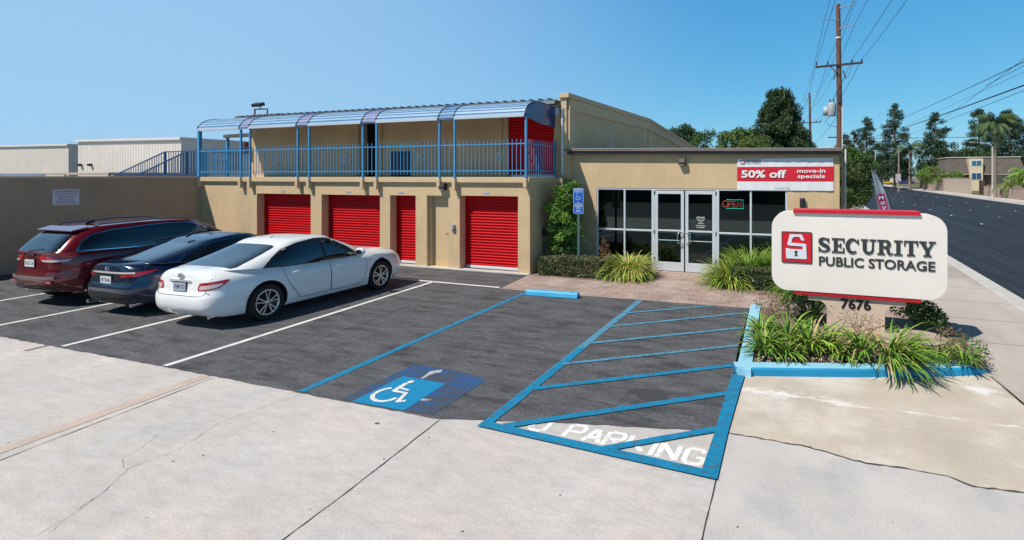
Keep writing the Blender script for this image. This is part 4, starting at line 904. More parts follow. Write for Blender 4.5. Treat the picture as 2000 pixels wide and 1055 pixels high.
for dx in (-1.25,-.62,.68,1.2):
    wire((1.38+dx,32.1,9.38), (-.45+dx,65.3,9.38), .6, .012, gl, gg); wire((1.38+dx,32.1,9.38), (3.2+dx,-8,9.5), .6, .010, hl, hg)
wire((1.5,32.3,6.6), (-.4,65.5,6.6), .5, .012, gl, gg)
wl, wg = 'black wire crossing the sky at the far right above the street trees', 'wires over the right side of the street'
for a, c, r_, s_ in (((9.8,104.2,11.1),(8.48,26.3,7.76),.020,.3),((10.9,104.6,9.9),(9.25,28.7,7.67),.010,.2),((9.8,104.2,9.9),(7.71,23.9,6.4),.030,.3),((19.6,123.6,10.3),(12.6,46.9,9.71),.016,.2),((12.6,46.9,9.71),(10.8,33.5,8.71),.016,0),((9.8,104.2,7.9),(10.0,31.1,7.13),.014,.2),((3.8,86.2,8.55),(27.0,83.8,8.23),.035,.1),((4.5,86.5,7.83),(28.9,89.8,7.81),.012,.1)):
    a = Vector(a); c = Vector(c); wire(a, a.lerp(c, 1.25), s_, r_, wl, wg)
def street_lamp(loc, H_, arm, lab, r_=.09):
    x, y = loc; t = thing('street_lamp', lab, 'street lamp', (x, y, 0))
    mb = MB(); mb.tube([(x,y,0),(x,y,1.2),(x-.01,y,H_-.4)], [r_*1.5,r_*1.3,r_], 10); obj('pole', mb, mat('lamp pole', (.50,.48,.44), rough=.7), t)
    mb = MB(); mb.tube([(x,y,H_-.5),(x+arm*.15,y,H_-.15),(x+arm*.5,y,H_+.15),(x+arm,y,H_+.22)], .045, 6); obj('arm', mb, steel, t)
    mb = MB(); mb.obox((x+arm*1.12,y,H_+.2),(.65,.28,.13)); obj('lamp_head', mb, steel, t, bevel=.03)
street_lamp((21.6,77.6), 6.9, -2.0, 'pale street lamp beside the thick palm trunk on the far pavement')
street_lamp((1.1,74.6), 6.7, 2.2, 'thin street lamp seen above the office roof beside the tall utility pole', .07)
street_lamp((10.7,104.6), 7.6, -3.0, 'distant lamp with a long arm carrying the blue street name sign', .08)
street_lamp((10.9,131.2), 6.0, -2.4, 'most distant street lamp, low and pale above the side street', .08)
mb = MB(); mb.box(8.9,10.5,104.5,104.6,5.2,5.75); tag(obj('street_name_sign', mb, mat('street sign blue', (.02,.20,.42), rough=.4), loc=(9.7,104.5,5.2), bevel=.02), 'blue street name sign hanging beside the distant lamp pole', 'street sign')
mb = MB(); mb.box(12.7,13.5,94.6,94.65,1.9,3.1); tag(obj('notice_board', mb, mat('pale pink sign', (.5,.42,.48), rough=.5), loc=(13.1,94.6,1.9)), 'small pale notice fixed to the bare wooden pole', 'notice')

# ============================================================ VEGETATION
def leafm(name, c, rough=.5, var=.35, vs=2.0, spec=.35): return mat(name, c, rough=rough, var=var, vs=vs, spec=spec)
g_mid = leafm('leaf mid green', (.085,.19,.03)); g_lt = leafm('leaf light green', (.18,.34,.05)); g_dk = leafm('leaf dark green', (.030,.075,.022))
g_olive = leafm('leaf olive', (.10,.12,.045)); g_hedge = leafm('hedge grey green', (.075,.10,.05), rough=.35, spec=.6); g_red = leafm('leaf russet', (.24,.12,.075))
g_yel = leafm('blade yellow', (.58,.52,.12)); g_lime = leafm('blade lime', (.25,.38,.045)); g_blade = leafm('blade green', (.13,.27,.035)); g_tan = leafm('dead blade', (.42,.32,.16))
g_pine = leafm('pine needles', (.030,.062,.034)); g_pine2 = leafm('pine needles lighter', (.062,.105,.045)); g_tree = leafm('crown green', (.055,.105,.024)); g_tree2 = leafm('crown yellow green', (.13,.18,.035)); g_broad = leafm('pine big dark', (.035,.075,.026)); g_broad2 = leafm('pine big light', (.085,.125,.045))
g_palm = leafm('palm frond', (.07,.125,.045)); bark = mat('bark', (.16,.12,.09), rough=.95, var=.3, vs=5, bump=.6, bs=20); bark_g = mat('palm trunk', (.24,.19,.15), rough=.95, var=.25, vs=5, stretch=(1,1,8), bump=.4, bs=20)
stem_m = mat('green stem', (.08,.06,.03), rough=.8)

def leaf_quad(mb, p, s_, rnd, m, asp=.5, up=0.):
    d = Vector((rnd.gauss(0,1), rnd.gauss(0,1), rnd.gauss(0,1)+up)).normalized(); q = d.orthogonal(); q.rotate(Matrix.Rotation(rnd.uniform(0, 2*pi), 3, d)); q.normalize()
    a = p - d*s_/2; c = p + d*s_/2; w_ = q*s_*asp/2; mid = p + d.cross(q)*s_*.08
    mb.add([a, mid+w_, c, mid-w_], [(0,1,2,3)], m, False)
def leaf_cloud(mb, blobs, dens, size, ms, rnd, asp=.5, shell=.45, up=0.):
    """leaf-sized faces through the outer part of several ellipsoids"""
    for (c, r) in blobs:
        r = Vector(r) if isinstance(r, (tuple, list)) else Vector((r,r,r)); n_ = int(dens*(r.x*r.y+r.y*r.z+r.x*r.z)/3*4)
        mm = rnd.choice(ms)
        for i in range(n_):
            d = Vector((rnd.gauss(0,1), rnd.gauss(0,1), rnd.gauss(0,1))).normalized(); k = 1-shell*rnd.random()**1.5 + rnd.gauss(0,.05)
            leaf_quad(mb, Vector(c)+Vector((d.x*r.x, d.y*r.y, d.z*r.z))*k, size*rnd.uniform(.6,1.35), rnd, mm if rnd.random() < .6 else rnd.choice(ms), asp, up)
def blade(mb, base, az, L_, w_, lift, droop, rnd, m, seg=7):
    pts = []; p = Vector(base); el = lift
    for i in range(seg+1):
        pts.append(p.copy()); p = p + Vector((cos(az)*cos(el), sin(az)*cos(el), sin(el)))*L_/seg; el -= droop/seg*(.5+1.1*i/seg); az += rnd.uniform(-.05,.05)
    sd = Vector((-sin(az), cos(az), 0)); tw = rnd.uniform(-.35,.35); up_ = Vector((0,0,1)); vs = []
    for i, q in enumerate(pts):
        t = i/seg; ww = w_*(min(1, .45+t*2.2))*(1-t**3)*.5+.0006; s2 = (sd*cos(tw)+up_*sin(tw))*ww; vs += [q-s2, q+Vector((0,0,-ww*.35)), q+s2]
    for q in vs:
        if q.z < .012: q.z = .012
    mb.add(vs, [f for i in range(seg) for f in ((3*i,3*i+1,3*i+4,3*i+3),(3*i+1,3*i+2,3*i+5,3*i+4))], m, True)
def strap_plant(name, lab, cat, loc, n_, L_, w_, ms, rnd, lift=(.75,1.45), droop=(1.2,2.6), spread=.10, group=None, azr=None, ms_mats=None):
    mb = MB()
    for i in range(n_):
        a = rnd.uniform(0, 2*pi) if azr is None else rnd.gauss(*azr); r_ = rnd.uniform(0, spread)
        blade(mb, (loc[0]+r_*cos(a), loc[1]+r_*sin(a), loc[2]), a, L_*rnd.uniform(.6,1.15), w_*rnd.uniform(.7,1.2), rnd.uniform(*lift), rnd.uniform(*droop), rnd, rnd.choice(ms))
    o = obj(name, mb, ms_mats, loc=loc, recalc=False); return tag(o, lab, cat, group)
rv = random.Random(21)
def foliage_thing(name, lab, cat, loc, mb, mats_, stem=None, stem_mat=None, group=None, fol='foliage', st='stem'):
    t = thing(name, lab, cat, loc, 0, group); obj(fol, mb, mats_, t, recalc=False)
    if stem: obj(st, stem, stem_mat or stem_m, t)
    return t

# island plants
IM = [g_lime, g_blade, g_tan, g_mid]
isl = [(-.68,7.60,'leftmost lime strap-leaf plant spilling over the blue side kerb',110,.46,.032),
       (-.40,7.55,'low bushy lime strap-leaf plant second from the left end of the bed',105,.40,.030),
       (-.78,8.30,'lime strap-leaf plant at the back left corner beside the side kerb',100,.50,.032),
       (-.38,8.05,'tall lime strap-leaf plant behind the low bushy one on the left',95,.62,.036),
       (-.06,7.86,'tall upright strap-leaf plant left of the plinth',80,.64,.038),
       (.20,7.98,'broad strap-leaf plant touching the left edge of the plinth',90,.50,.034),
       (.62,7.86,'tall light green strap-leaf plant in front of the number 7676',70,.60,.036),
       (.40,7.76,'low arching strap-leaf plant in front of the left half of the plinth',85,.42,.032),
       (1.60,8.02,'spiky strap-leaf plant at the right of the bed near the pale slab',40,.46,.028),
       (1.92,8.06,'low strap-leaf plant at the right tip of the bed',55,.40,.026)]
for x, y, lab, n_, L_, w_ in isl: strap_plant('strap_leaf_plant', lab, 'plant', (x, y, .12), n_, L_, w_, [0,0,0,1,1,1,3,3,2] if 'spiky' not in lab else [0,1,1,2,0], rv, lift=(.6,1.5), group='strap-leaf plants in the sign island', ms_mats=IM)
strap_plant('strap_leaf_plant', 'long yellow-green strap leaves flopping forward over the blue front kerb', 'plant', (.90,7.72,.16), 110, .68, .029, [0,0,1,1,2,3,3], rv, lift=(.3,1.1), droop=(1.2,2.2), spread=.22, group='strap-leaf plants in the sign island', azr=(-.85,.55), ms_mats=IM)
strap_plant('strap_leaf_plant', 'dense arching strap leaves behind the flopping clump, right of the plinth', 'plant', (.98,7.98,.16), 150, .62, .028, [0,1,1,2,3], rv, lift=(.4,1.2), droop=(1.1,2.2), spread=.22, group='strap-leaf plants in the sign island', azr=(-.5,1.1), ms_mats=IM)
strap_plant('strap_leaf_plant', 'dark spiky plant in the shade left of the plinth, under the sign', 'plant', (-.05,9.35,.12), 90, .66, .022, [3,1], rv, lift=(.9,1.5), droop=(.6,1.6), group='strap-leaf plants in the sign island', ms_mats=[g_blade, g_mid, g_tan, g_dk])
strap_plant('strap_leaf_plant', 'small dark clump under the right half of the sign', 'plant', (1.28,9.1,.12), 26, .36, .014, [3,1], rv, group='strap-leaf plants in the sign island', ms_mats=[g_blade, g_mid, g_tan, g_dk])
mb = MB(); leaf_cloud(mb, [((1.68,9.45,.42),(.26,.24,.22)),((1.55,9.4,.48),(.17,.17,.16)),((1.83,9.45,.36),(.19,.2,.18))], 3400, .052, [0,0,1], rv, .6)
st = MB(); [st.tube([(1.68+dx*.2,9.45,.1),(1.68+dx,9.45,.4)], .012, 5) for dx in (-.1,0,.1)]
foliage_thing('round_bush', 'dark round glossy bush behind the right half of the monument sign', 'bush', (1.68,9.45,.1), mb, [g_dk, g_mid], st)
mb = MB(); leaf_cloud(mb, [((1.42,9.75,.62),(.16,.15,.16)),((1.38,9.75,.45),(.18,.15,.2))], 2600, .05, [0,1], rv, .55)
foliage_thing('small_bush', 'small light green bush just behind the dark round bush', 'bush', (1.42,9.75,.1), mb, [g_lt, g_mid])
mb = MB(); leaf_cloud(mb, [((2.02,8.30,.26),(.25,.20,.19)),((1.86,8.5,.30),(.22,.2,.2)),((2.12,8.22,.2),(.17,.14,.13))], 2600, .034, [0,0,1,2], rv, .5)
foliage_thing('low_shrub', 'low brownish shrub at the right tip of the sign island', 'shrub', (2.0,8.35,.1), mb, [g_olive, g_red, g_mid])
mb = MB(); leaf_cloud(mb, [((.56,8.62,.46),(.22,.10,.17)),((.82,8.60,.38),(.2,.1,.14)),((.66,8.6,.26),(.25,.1,.15))], 1100, .034, [0,0,1], rv, .45); st = MB()
for k in range(9): st.tube([(.66,8.62,.12),(.66+rv.uniform(-.3,.3),8.6+rv.uniform(-.08,.08),.35+rv.uniform(0,.25))], .004, 4)
foliage_thing('sparse_shrub', 'sparse twiggy shrub directly under the number 7676', 'shrub', (.66,8.62,.12), mb, [g_olive, g_red], st)
mb = MB(); leaf_cloud(mb, [((-.80,9.72,.32),(.25,.2,.22)),((-.62,9.6,.28),(.2,.2,.2))], 1900, .036, [0,0,1,2], rv, .5)
foliage_thing('low_shrub', 'low olive shrub at the far end of the blue side kerb', 'shrub', (-.75,9.7,.1), mb, [g_olive, g_red, g_mid])
mb = MB(); leaf_cloud(mb, [((-.35,9.85,.34),(.25,.2,.24)),((-.12,9.8,.30),(.2,.2,.22))], 1900, .05, [0,1], rv, .5)
foliage_thing('low_shrub', 'dark shrub under the left end of the monument sign', 'shrub', (-.25,9.8,.1), mb, [g_dk, g_mid])

# plants along the office
def hedge(name, lab, x0, x1, y0, y1, h, n_, ms, mats_):
    mb = MB(); core = MB()
    for i in range(n_):
        u, v, w_ = rv.random(), rv.random(), rv.random(); f_ = rv.random()
        x, y, z = x0+u*(x1-x0), y0+v*(y1-y0), .04+w_*(h-.04); dp = abs(rv.gauss(0,.035))
        if f_ < .42: z = h-dp
        elif f_ < .78: y = y0+dp
        elif f_ < .89: x = x0+dp
        else: x = x1-dp
        wob = .05*noise.noise(Vector((x*2.3, y*2.3, z*2.3)))+.03*noise.noise(Vector((x*7, y*7, z*7)))
        ed = min(1, 3.5*(1-abs(2*(x-x0)/(x1-x0)-1))+.3) if f_ < .42 else 1
        leaf_quad(mb, Vector((x+wob, y+wob, z*(.93+.07*ed)+wob)), .040*rv.uniform(.7,1.4), rv, rv.choice(ms), .55)
    core.box(x0+.06, x1-.06, y0+.06, y1-.06, .02, h-.07)
    t = foliage_thing(name, lab, 'hedge', ((x0+x1)/2, (y0+y1)/2, 0), mb, mats_); obj('twig_mass', core, mat('dark twigs', (.03,.025,.018), rough=.95), t); return t
hedge('clipped_hedge', 'long low clipped hedge below the blue accessible parking sign', -6.95, -5.0, 12.12, 12.85, .50, 15000, [0,0,0,1,2], [g_hedge, g_mid, g_red])
hedge('clipped_hedge', 'short low clipped hedge partly behind the left end of the monument sign', -1.85, -.45, 12.15, 12.85, .50, 11000, [0,0,0,1,2], [g_hedge, g_dk, g_olive])
mb = MB(); bl = []
for k in range(120):
    z = rv.uniform(.50, 2.42); w_ = .45*min(1, (z-.1)/.6)*(1 if z < 2.15 else .82); a = rv.uniform(0, 2*pi); r_ = w_*sqrt(rv.random())
    bl.append(((-6.64+r_*cos(a), 13.02+r_*.9*sin(a), z), (rv.uniform(.13,.2), rv.uniform(.13,.2), rv.uniform(.10,.16))))
leaf_cloud(mb, bl, 1900, .066, [0,1,1,1,2], rv, .42, .6); st = MB()
for dx in (-.12,0,.1): st.tube([(-6.64+dx*.3,12.95,0),(-6.64+dx,12.95,1.0),(-6.64+dx*1.6,12.98,2.1)], [.03,.025,.01], 6)
foliage_thing('tall_bush', 'tall leafy green bush against the side wall, left of the blue parking sign', 'bush', (-6.64,12.95,0), mb, [g_mid, g_lt, g_dk], st)
GM = [g_yel, g_lime, g_blade, g_tan]
strap_plant('fountain_grass_clump', 'large yellow-striped grass clump left of the glass doors', 'grass clump', (-4.60,12.66,.05), 1350, .80, .022, [0,0,1,1,2,3], rv, lift=(.35,1.5), droop=(1.5,2.9), spread=.34, group='arching grass clumps by the office', ms_mats=GM)
strap_plant('fountain_grass_clump', 'bright lime grass clump just right of the glass doors', 'grass clump', (-1.92,12.60,.05), 900, .76, .019, [1,1,1,2,0], rv, lift=(.35,1.5), droop=(1.3,2.6), spread=.36, group='arching grass clumps by the office', ms_mats=GM)
strap_plant('fountain_grass_clump', 'lime grass clump behind the short hedge, under the open sign window', 'grass clump', (-1.50,13.05,.05), 650, .98, .018, [1,1,2], rv, lift=(.9,1.5), droop=(.9,2.1), spread=.3, group='arching grass clumps by the office', ms_mats=GM)
strap_plant('fountain_grass_clump', 'lime grass clump behind the left end of the monument sign face', 'grass clump', (-.80,13.1,.05), 500, .98, .018, [1,1,2], rv, lift=(.9,1.5), droop=(.9,2.1), spread=.25, group='arching grass clumps by the office', ms_mats=GM)
strap_plant('fountain_grass_clump', 'low grass clump showing under the left end of the red lower sign bar', 'grass clump', (-.12,11.75,.05), 750, .74, .020, [1,1,2,2], rv, lift=(.5,1.4), droop=(1.3,2.6), spread=.34, group='arching grass clumps by the office', ms_mats=GM)
mb = MB(); leaf_cloud(mb, [((-5.42,13.0,.72),(.16,.13,.14)),((-5.36,12.9,.52),(.2,.15,.2)),((-5.45,13.0,.86),(.1,.09,.09))], 1800, .07, [0,0,1], rv, .3, .6, .5)
foliage_thing('russet_shrub', 'small russet shrub between the long hedge and the yellow grass clump', 'shrub', (-5.4,12.95,0), mb, [g_red, g_olive], None)
b = MB(); b.poly([(-7.1,12.05),(-5.4,11.98),(-4.35,12.2),(-3.95,12.75),(-4.0,13.84),(-7.1,13.84)], .014); b.poly([(-2.45,13.84),(-2.4,12.3),(-1.9,12.0),(-.6,11.75),(-.1,11.2),(.45,11.35),(.6,13.84)], .0145)
struct('flower_bed', b, mulch)

# trees
def tree(name, lab, loc, trunk_h, tr, blobs, dens, size, ms, mats_, asp=.6, shell=.6, group=None, limbs=True, bk=None, up=0):
    x, y = loc; t = thing(name, lab, 'tree', (x, y, 0), 0, group); mb = MB(); leaf_cloud(mb, blobs, dens, size, ms, rv, asp, shell, up); obj('crown', mb, mats_, t, recalc=False)
    mb = MB(); mb.tube([(x,y,-.1),(x+rv.uniform(-.1,.1),y,trunk_h*.5),(x,y,trunk_h)], [tr,tr*.8,tr*.45], 8)
    if limbs:
        for (c, r) in blobs[:14]: mb.tube([(x,y,trunk_h*rv.uniform(.5,.95)), Vector((x,y,trunk_h)).lerp(Vector(c),.5)+Vector((0,0,-.2)), c], [tr*.4,tr*.25,tr*.08], 5)
    obj('trunk', mb, bk or bark, t); return t
def crown(cx_, cy_, z0, z1, rw, n_, br, prof=None, flat=.8):
    bl = []
    for k in range(n_):
        t_ = rv.random(); w_ = rw*(prof(t_) if prof else sqrt(max(.05, 1-(2*t_-1)**2))); a = rv.uniform(0, 2*pi); r_ = w_*rv.random()**.45
        q = br*rv.uniform(.6,1.25); bl.append(((cx_+r_*cos(a), cy_+r_*sin(a), z0+t_*(z1-z0)), (q, q, q*flat)))
    return bl
# big pine behind the office: rounded, leaning left edge
pf = lambda t_: (.98 if t_ < .3 else .98-.75*((t_-.3)/.7)**1.6)
tree('big_pine', 'largest tree, broad dense pine rising behind the office roof', (-2.9,46.7), 7.5, .35, crown(-3.0,46.7,2.2,9.9,2.75,240,.62,pf), 230, .27, [0,0,1], [g_broad, g_broad2], .30, .8, up=.7)
tree('leafy_tree', 'dark rounded tree just right of the sloping parapet of the storage building', (-13.4,53.8), 5, .25, crown(-13.3,53.8,3.4,7.9,2.3,80,.6), 150, .24, [0,0,1], [g_broad, g_broad2], .4, .7)
tree('leafy_tree', 'dark green tree with upright shoots, second right of the sloping parapet', (-8.7,44.7), 4.4, .2, crown(-8.6,44.7,2.4,6.4,2.1,80,.55)+[((-8.9,44.7,6.7),(.22,.22,.35)),((-8.3,44.7,6.6),(.18,.18,.35))], 110, .17, [0,0,1], [g_tree, g_mid], .5, .7)
tree('leafy_tree', 'yellow-green tree in the middle of the row behind the office roof', (-5.9,42.5), 4.4, .2, crown(-5.9,42.5,2.4,6.4,2.1,80,.55), 170, .17, [0,0,1,2], [g_tree, g_tree2, g_mid], .55, .7)
tree('leafy_tree', 'lowest yellow-green tree, at the foot of the big pine behind the office', (-4.1,40.2), 3.4, .18, crown(-4.1,40.2,2.2,5.6,2.1,70,.5), 160, .16, [0,1,1], [g_tree, g_tree2], .55, .7)
tree('street_tree', 'leafy street tree overhanging the road beside the right corner of the office', (1.75,31.0), 2.2, .16, crown(2.0,31.0,1.1,4.1,1.2,110,.40), 520, .10, [0,0,1,2], [g_tree, g_mid, g_olive], .5, .7)
# ragged columnar pines down the street
def col_pine(lab, x, y, H_, rw, seed, z0=2.2, tier=.85, group='tall ragged pines beyond the street'):
    rr_ = random.Random(seed); bl = []; z = z0
    while z < H_-.6:
        t_ = (z-z0)/(H_-z0); w_ = rw*(1-t_)**.62*(.95 if t_ > .12 else .7); k = max(2, int(5*(1-t_)+1.5))
        for j in range(k):
            a = rr_.uniform(0, 2*pi); L_ = w_*rr_.uniform(.45,1.1); q = .36*rw*rr_.uniform(.6,1.1)*(1-.5*t_)
            bl.append(((x+L_*cos(a), y+L_*sin(a), z+L_*.30+rr_.uniform(-.3,.3)), (q*1.15, q*1.15, q*.75)))
        z += tier*rr_.uniform(.7,1.2)*(1-.35*t_)
    bl.append(((x,y,H_-.5),(rw*.16,rw*.16,.7)))
    t = thing('columnar_pine', lab, 'tree', (x, y, 0), 0, group); mb = MB(); leaf_cloud(mb, bl, 42, .40, [0,0,0,1], rr_, .42, .8); obj('crown', mb, [g_pine, g_pine2], t, recalc=False)
    mb = MB(); mb.tube([(x,y,0),(x,y,H_*.6),(x,y,H_-.6)], [.32,.2,.05], 7)
    for (c, r) in bl: mb.tube([(x,y,c[2]-.45), c], [.06,.03], 4, cap=False)
    obj('trunk', mb, bark, t)
col_pine('tallest ragged columnar pine, standing behind the bare wooden pole', 17.0, 128, 19.0, 4.0, 2)
col_pine('columnar pine just left of the tallest one, behind the distant lamps', 12.5, 142, 17.8, 4.2, 3)
col_pine('leftmost and smallest columnar pine, nearest the tall utility pole', 8.2, 163, 15.2, 4.2, 4)
col_pine('second smallest columnar pine, low between the utility pole and the street lamp', 10.6, 158, 15.8, 3.4, 14)
col_pine('ragged columnar pine left of the mansard-roofed house', 24.5, 125, 16.3, 4.4, 5)
col_pine('broad dark pine behind the thick palm, left side', 37.8, 146, 19.2, 4.4, 6)
col_pine('broad dark pine at the right edge of the picture behind the palm', 45.0, 149, 19.0, 5.6, 7)
tree('leafy_tree', 'round dark street tree under the tallest pine at the far corner', (16.2,144), 4, .3, crown(16.0,144,2.2,7.6,4.0,50,1.1), 22, .42, [0,0,1], [g_tree, g_mid], .5, .7)
tree('leafy_tree', 'dark tree behind the row of distant lamps, left of the blue street sign', (10.2,146), 4, .3, crown(9.6,146,2.4,8.6,4.2,60,1.1), 22, .42, [0,0,1], [g_broad, g_tree], .5, .7)
tree('leafy_tree', 'low dark tree mass left of the house, behind the palm with thin trunk', (21.8,122), 3, .3, crown(21.5,122,1.5,5.2,2.2,26,.9), 24, .38, [0,1], [g_broad, g_dk], .5, .7)
tree('leafy_tree', 'dark green tree line behind the roof of the mansard house', (31.5,128), 4, .3, crown(31.5,128,3.2,8.3,5.5,70,1.1), 22, .42, [0,0,1], [g_broad, g_tree], .5, .7)
tree('flowering_bush', 'light green bush above the block wall, left of the house', (19.9,111), 2, .15, crown(21.0,110,1.4,4.3,3.0,50,.6)+crown(24.2,108,1.4,3.6,1.9,30,.5), 60, .25, [0,0,1], [g_tree2, g_lt], .5, .7)
def palm(lab, x, y, H_, tr, L_, n_, seed, mm, lean=0.):
    rr_ = random.Random(seed); t = thing('palm_tree', lab, 'tree', (x, y, 0)); mb = MB()
    for k in range(n_):
        az = 2*pi*k/n_*2.4+rr_.uniform(-.2,.2); el = rr_.uniform(-.1,1.4); p = Vector((x+lean,y,H_)); pts = []; L2 = L_*rr_.uniform(.8,1.1)
        for i in range(11): pts.append(p.copy()); p = p+Vector((cos(az)*cos(el), sin(az)*cos(el), sin(el)))*L2/10; el -= .17+.012*i
        mb.tube(pts, [.035*(1-i/11)+.006 for i in range(11)], 4, 1, cap=False)
        for i in range(1, 10):
            for h_ in (0, .33, .66):
                q = pts[i].lerp(pts[i+1], h_); d = (pts[i+1]-pts[i]).normalized(); sd = d.cross(Vector((0,0,1))).normalized(); ll = L2*.20*sin(pi*min(.97, (i+h_+1.2)/11.5))+.08
                for s_ in (-1, 1):
                    e = q+sd*s_*ll*.75+d*ll*.45+Vector((0,0,-ll*.55)); wv_ = d*.035*L_/2.2; mb.add([q-wv_, q+wv_, e], [(0,1,2)], 0)
    obj('crown', mb, [mm, g_olive], t, recalc=False); mb = MB(); pts = [(x,y,-.1),(x+lean*.5,y,H_*.4),(x+lean,y,H_*.9),(x+lean,y,H_+.15)]
    mb.tube(pts, [tr*1.7,tr,tr*.85,tr*1.25], 10); obj('trunk', mb, bark_g, t)
    mb = MB(); mb.lathe([(tr*.7,H_-1.25),(tr*1.5,H_-.9),(tr*1.7,H_-.3),(tr*1.1,H_+.1)], 'z', (x+lean,y,0), 10); obj('old_leaf_bases', mb, mat('dry palm bases', (.36,.20,.12), rough=.9, var=.3, vs=4), t)
palm('big palm with a thick pale trunk in front of the mansard house', 23.2, 82.4, 9.6, .24, 3.5, 46, 1, g_palm)
palm('slim drooping palm between the tallest pine and the ragged pine', 19.3, 123.5, 8.2, .2, 4.2, 18, 2, g_palm)
palm('small distant palm above the left end of the house roof', 32.4, 149, 8.6, .22, 2.6, 16, 3, g_tree2)
palm('banana-like palm bush above the block wall at the right edge', 23.6, 72.5, 2.6, .2, 3.0, 22, 4, g_lt)
palm('low spreading palm bush left of the banana-like one, beside the thick palm', 22.9, 75.5, 1.7, .2, 2.6, 16, 6, g_tree2)
mb = MB(); leaf_cloud(mb, crown(23.4,70.5,.9,3.4,1.7,30,.5), 80, .28, [0,1], rv, .35, .7)
foliage_thing('garden_bush', 'green garden bush behind the wall at the right edge of the picture', 'bush', (23.4,70.5,0), mb, [g_tree2, g_lt])
mb = MB(); leaf_cloud(mb, [((-7.3-15.2,17.5,2.6),(1.6,1.0,1.0)),((-20.6-3.9,18,2.5),(1.2,.9,.95))], 260, .11, [0,1], rv, .5, .5)
foliage_thing('courtyard_bush', 'dark green bush seen through the blue rails at the head of the stair', 'bush', (-23.2,17.7,0), mb, [g_tree, g_dk])

# ============================================================ FAR SIDE OF THE STREET AND BACKGROUND
cmu = mat('pinkish block wall', (.42,.30,.24), rough=.9, var=.10, vs=1, extra='wall', brick=(1., (.46,.33,.26), (.40,.285,.225), (.27,.20,.165), .80, .40, .02))
cmu_s = mat('smooth tan wall', (.52,.41,.32), rough=.9, var=.06, vs=.8)
cmu_c = mat('wall cap', (.42,.30,.23), rough=.9)
def block_wall(lab, pts, h, m_, cap=True, th=.2):
    t = thing('block_wall', lab, 'wall', (pts[0][0], pts[0][1], 0)); mb = MB(); cp = MB()
    for a, c in zip(pts[:-1], pts[1:]):
        mb.beam((a[0],a[1],h/2-.05), (c[0],c[1],h/2-.05), th, h+.1); cp.beam((a[0],a[1],h+.05), (c[0],c[1],h+.05), th+.06, .08)
    obj('wall', mb, m_, t)
    if cap: obj('cap', cp, cmu_c, t)
    return t
block_wall('left length of pinkish block wall along the far pavement', [(22.4,130),(22.4,107.5)], 2.35, cmu)
block_wall('smooth pale tan length of wall in the middle of the far side', [(22.4,107.2),(22.4,90.5)], 2.35, cmu_s)
block_wall('set back high block wall behind the thick palm', [(25.0,89),(25.0,40)], 2.75, cmu)
block_wall('low block planter wall at the right edge beside the street lamp', [(24.9,83.8),(22.4,83.8),(22.4,42)], 1.25, cmu)
b = MB(); b.poly([(22.2,-30),(60,-30),(60,212),(22.2,212)], .0); struct('ground', b, mat('dry lawn', (.13,.12,.05), rough=.95, var=.35, vs=.5, fine=.2, fs=8), label='dry garden ground behind the walls')
# mansard house
HS = thing('mansard_house', 'two storey house with grey-brown mansard roof and a cream bay with two windows', 'house', (29, 112, 0))
shg = mat('grey brown shingles', (.13,.11,.10), rough=.9, extra='wall', brick=(1., (.15,.125,.11), (.11,.095,.08), (.07,.06,.05), .5, .3, .02), var=.12, vs=.6)
b = MB()
def loft(mb, lo, hi, z0, z1, m=0):
    n_ = len(lo); vs = [(p[0],p[1],z0) for p in lo]+[(p[0],p[1],z1) for p in hi]
    mb.add(vs, [(i,(i+1)%n_,(i+1)%n_+n_,i+n_) for i in range(n_)]+[tuple(range(n_, 2*n_))], m)
loft(b, [(23.2,112),(36.5,112),(36.5,124),(23.2,124)], [(24.2,113.2),(35.8,113.2),(35.8,123),(24.2,123)], 3.1, 6.2)
obj('roof', b, shg, HS)
b = MB(); b.box(24.2,35.8,113.0,123.5,0,3.1); obj('wall', b, mat('brown house wall', (.16,.11,.08), rough=.9), HS)
b = MB(); b.box(23.1,36.6,111.9,124.1,3.0,3.1); b.box(24.0,36.0,113.0,123.2,6.2,6.38); obj('eave_trim', b, mat('cream trim', (.50,.45,.36), rough=.7), HS)
b = MB(); b.prism([(27.7,0),(29.5,0),(29.6,6.0),(27.2,6.0)], 113.5, 111.6, lambda u, v, t_: (u, t_, v))
bay = obj('bay', b, mat('cream stucco', (.66,.57,.40), rough=.85), HS)
for z0, z1, c_ in ((4.65,5.7,(.03,.14,.22)),(2.1,3.4,(.03,.07,.14))):
    b = MB(); b.box(27.65,29.35,111.55,111.595,z0,z1); w_ = obj('window', b, white_m, bay)
    b = MB(); b.box(27.75,28.45,111.5,111.545,z0+.1,z1-.1); b.box(28.53,29.25,111.5,111.545,z0+.1,z1-.1); obj('pane', b, mat('bluish pane %d' % int(z0), c_, rough=.08, coat=.6), w_)
mb = MB()
for y in (87.5,88.5,89.3): mb.box(23.2,23.4,y,y+.2,0,2.1)
mb.box(23.25,23.35,87.5,89.5,1.0,1.1); tag(obj('iron_gate', mb, mat('rusty dark iron', (.07,.04,.03), rough=.8), loc=(23.3,88.5,0)), 'dark rusty gate posts between the smooth wall and the planter wall', 'gate')
mb = MB(); mb.box(22.0,22.03,80.5,80.53,0,2.6); tag(obj('thin_post', mb, wood_d, loc=(22,80.5,0)), 'thin dark post on the far pavement right of the street lamp', 'post')
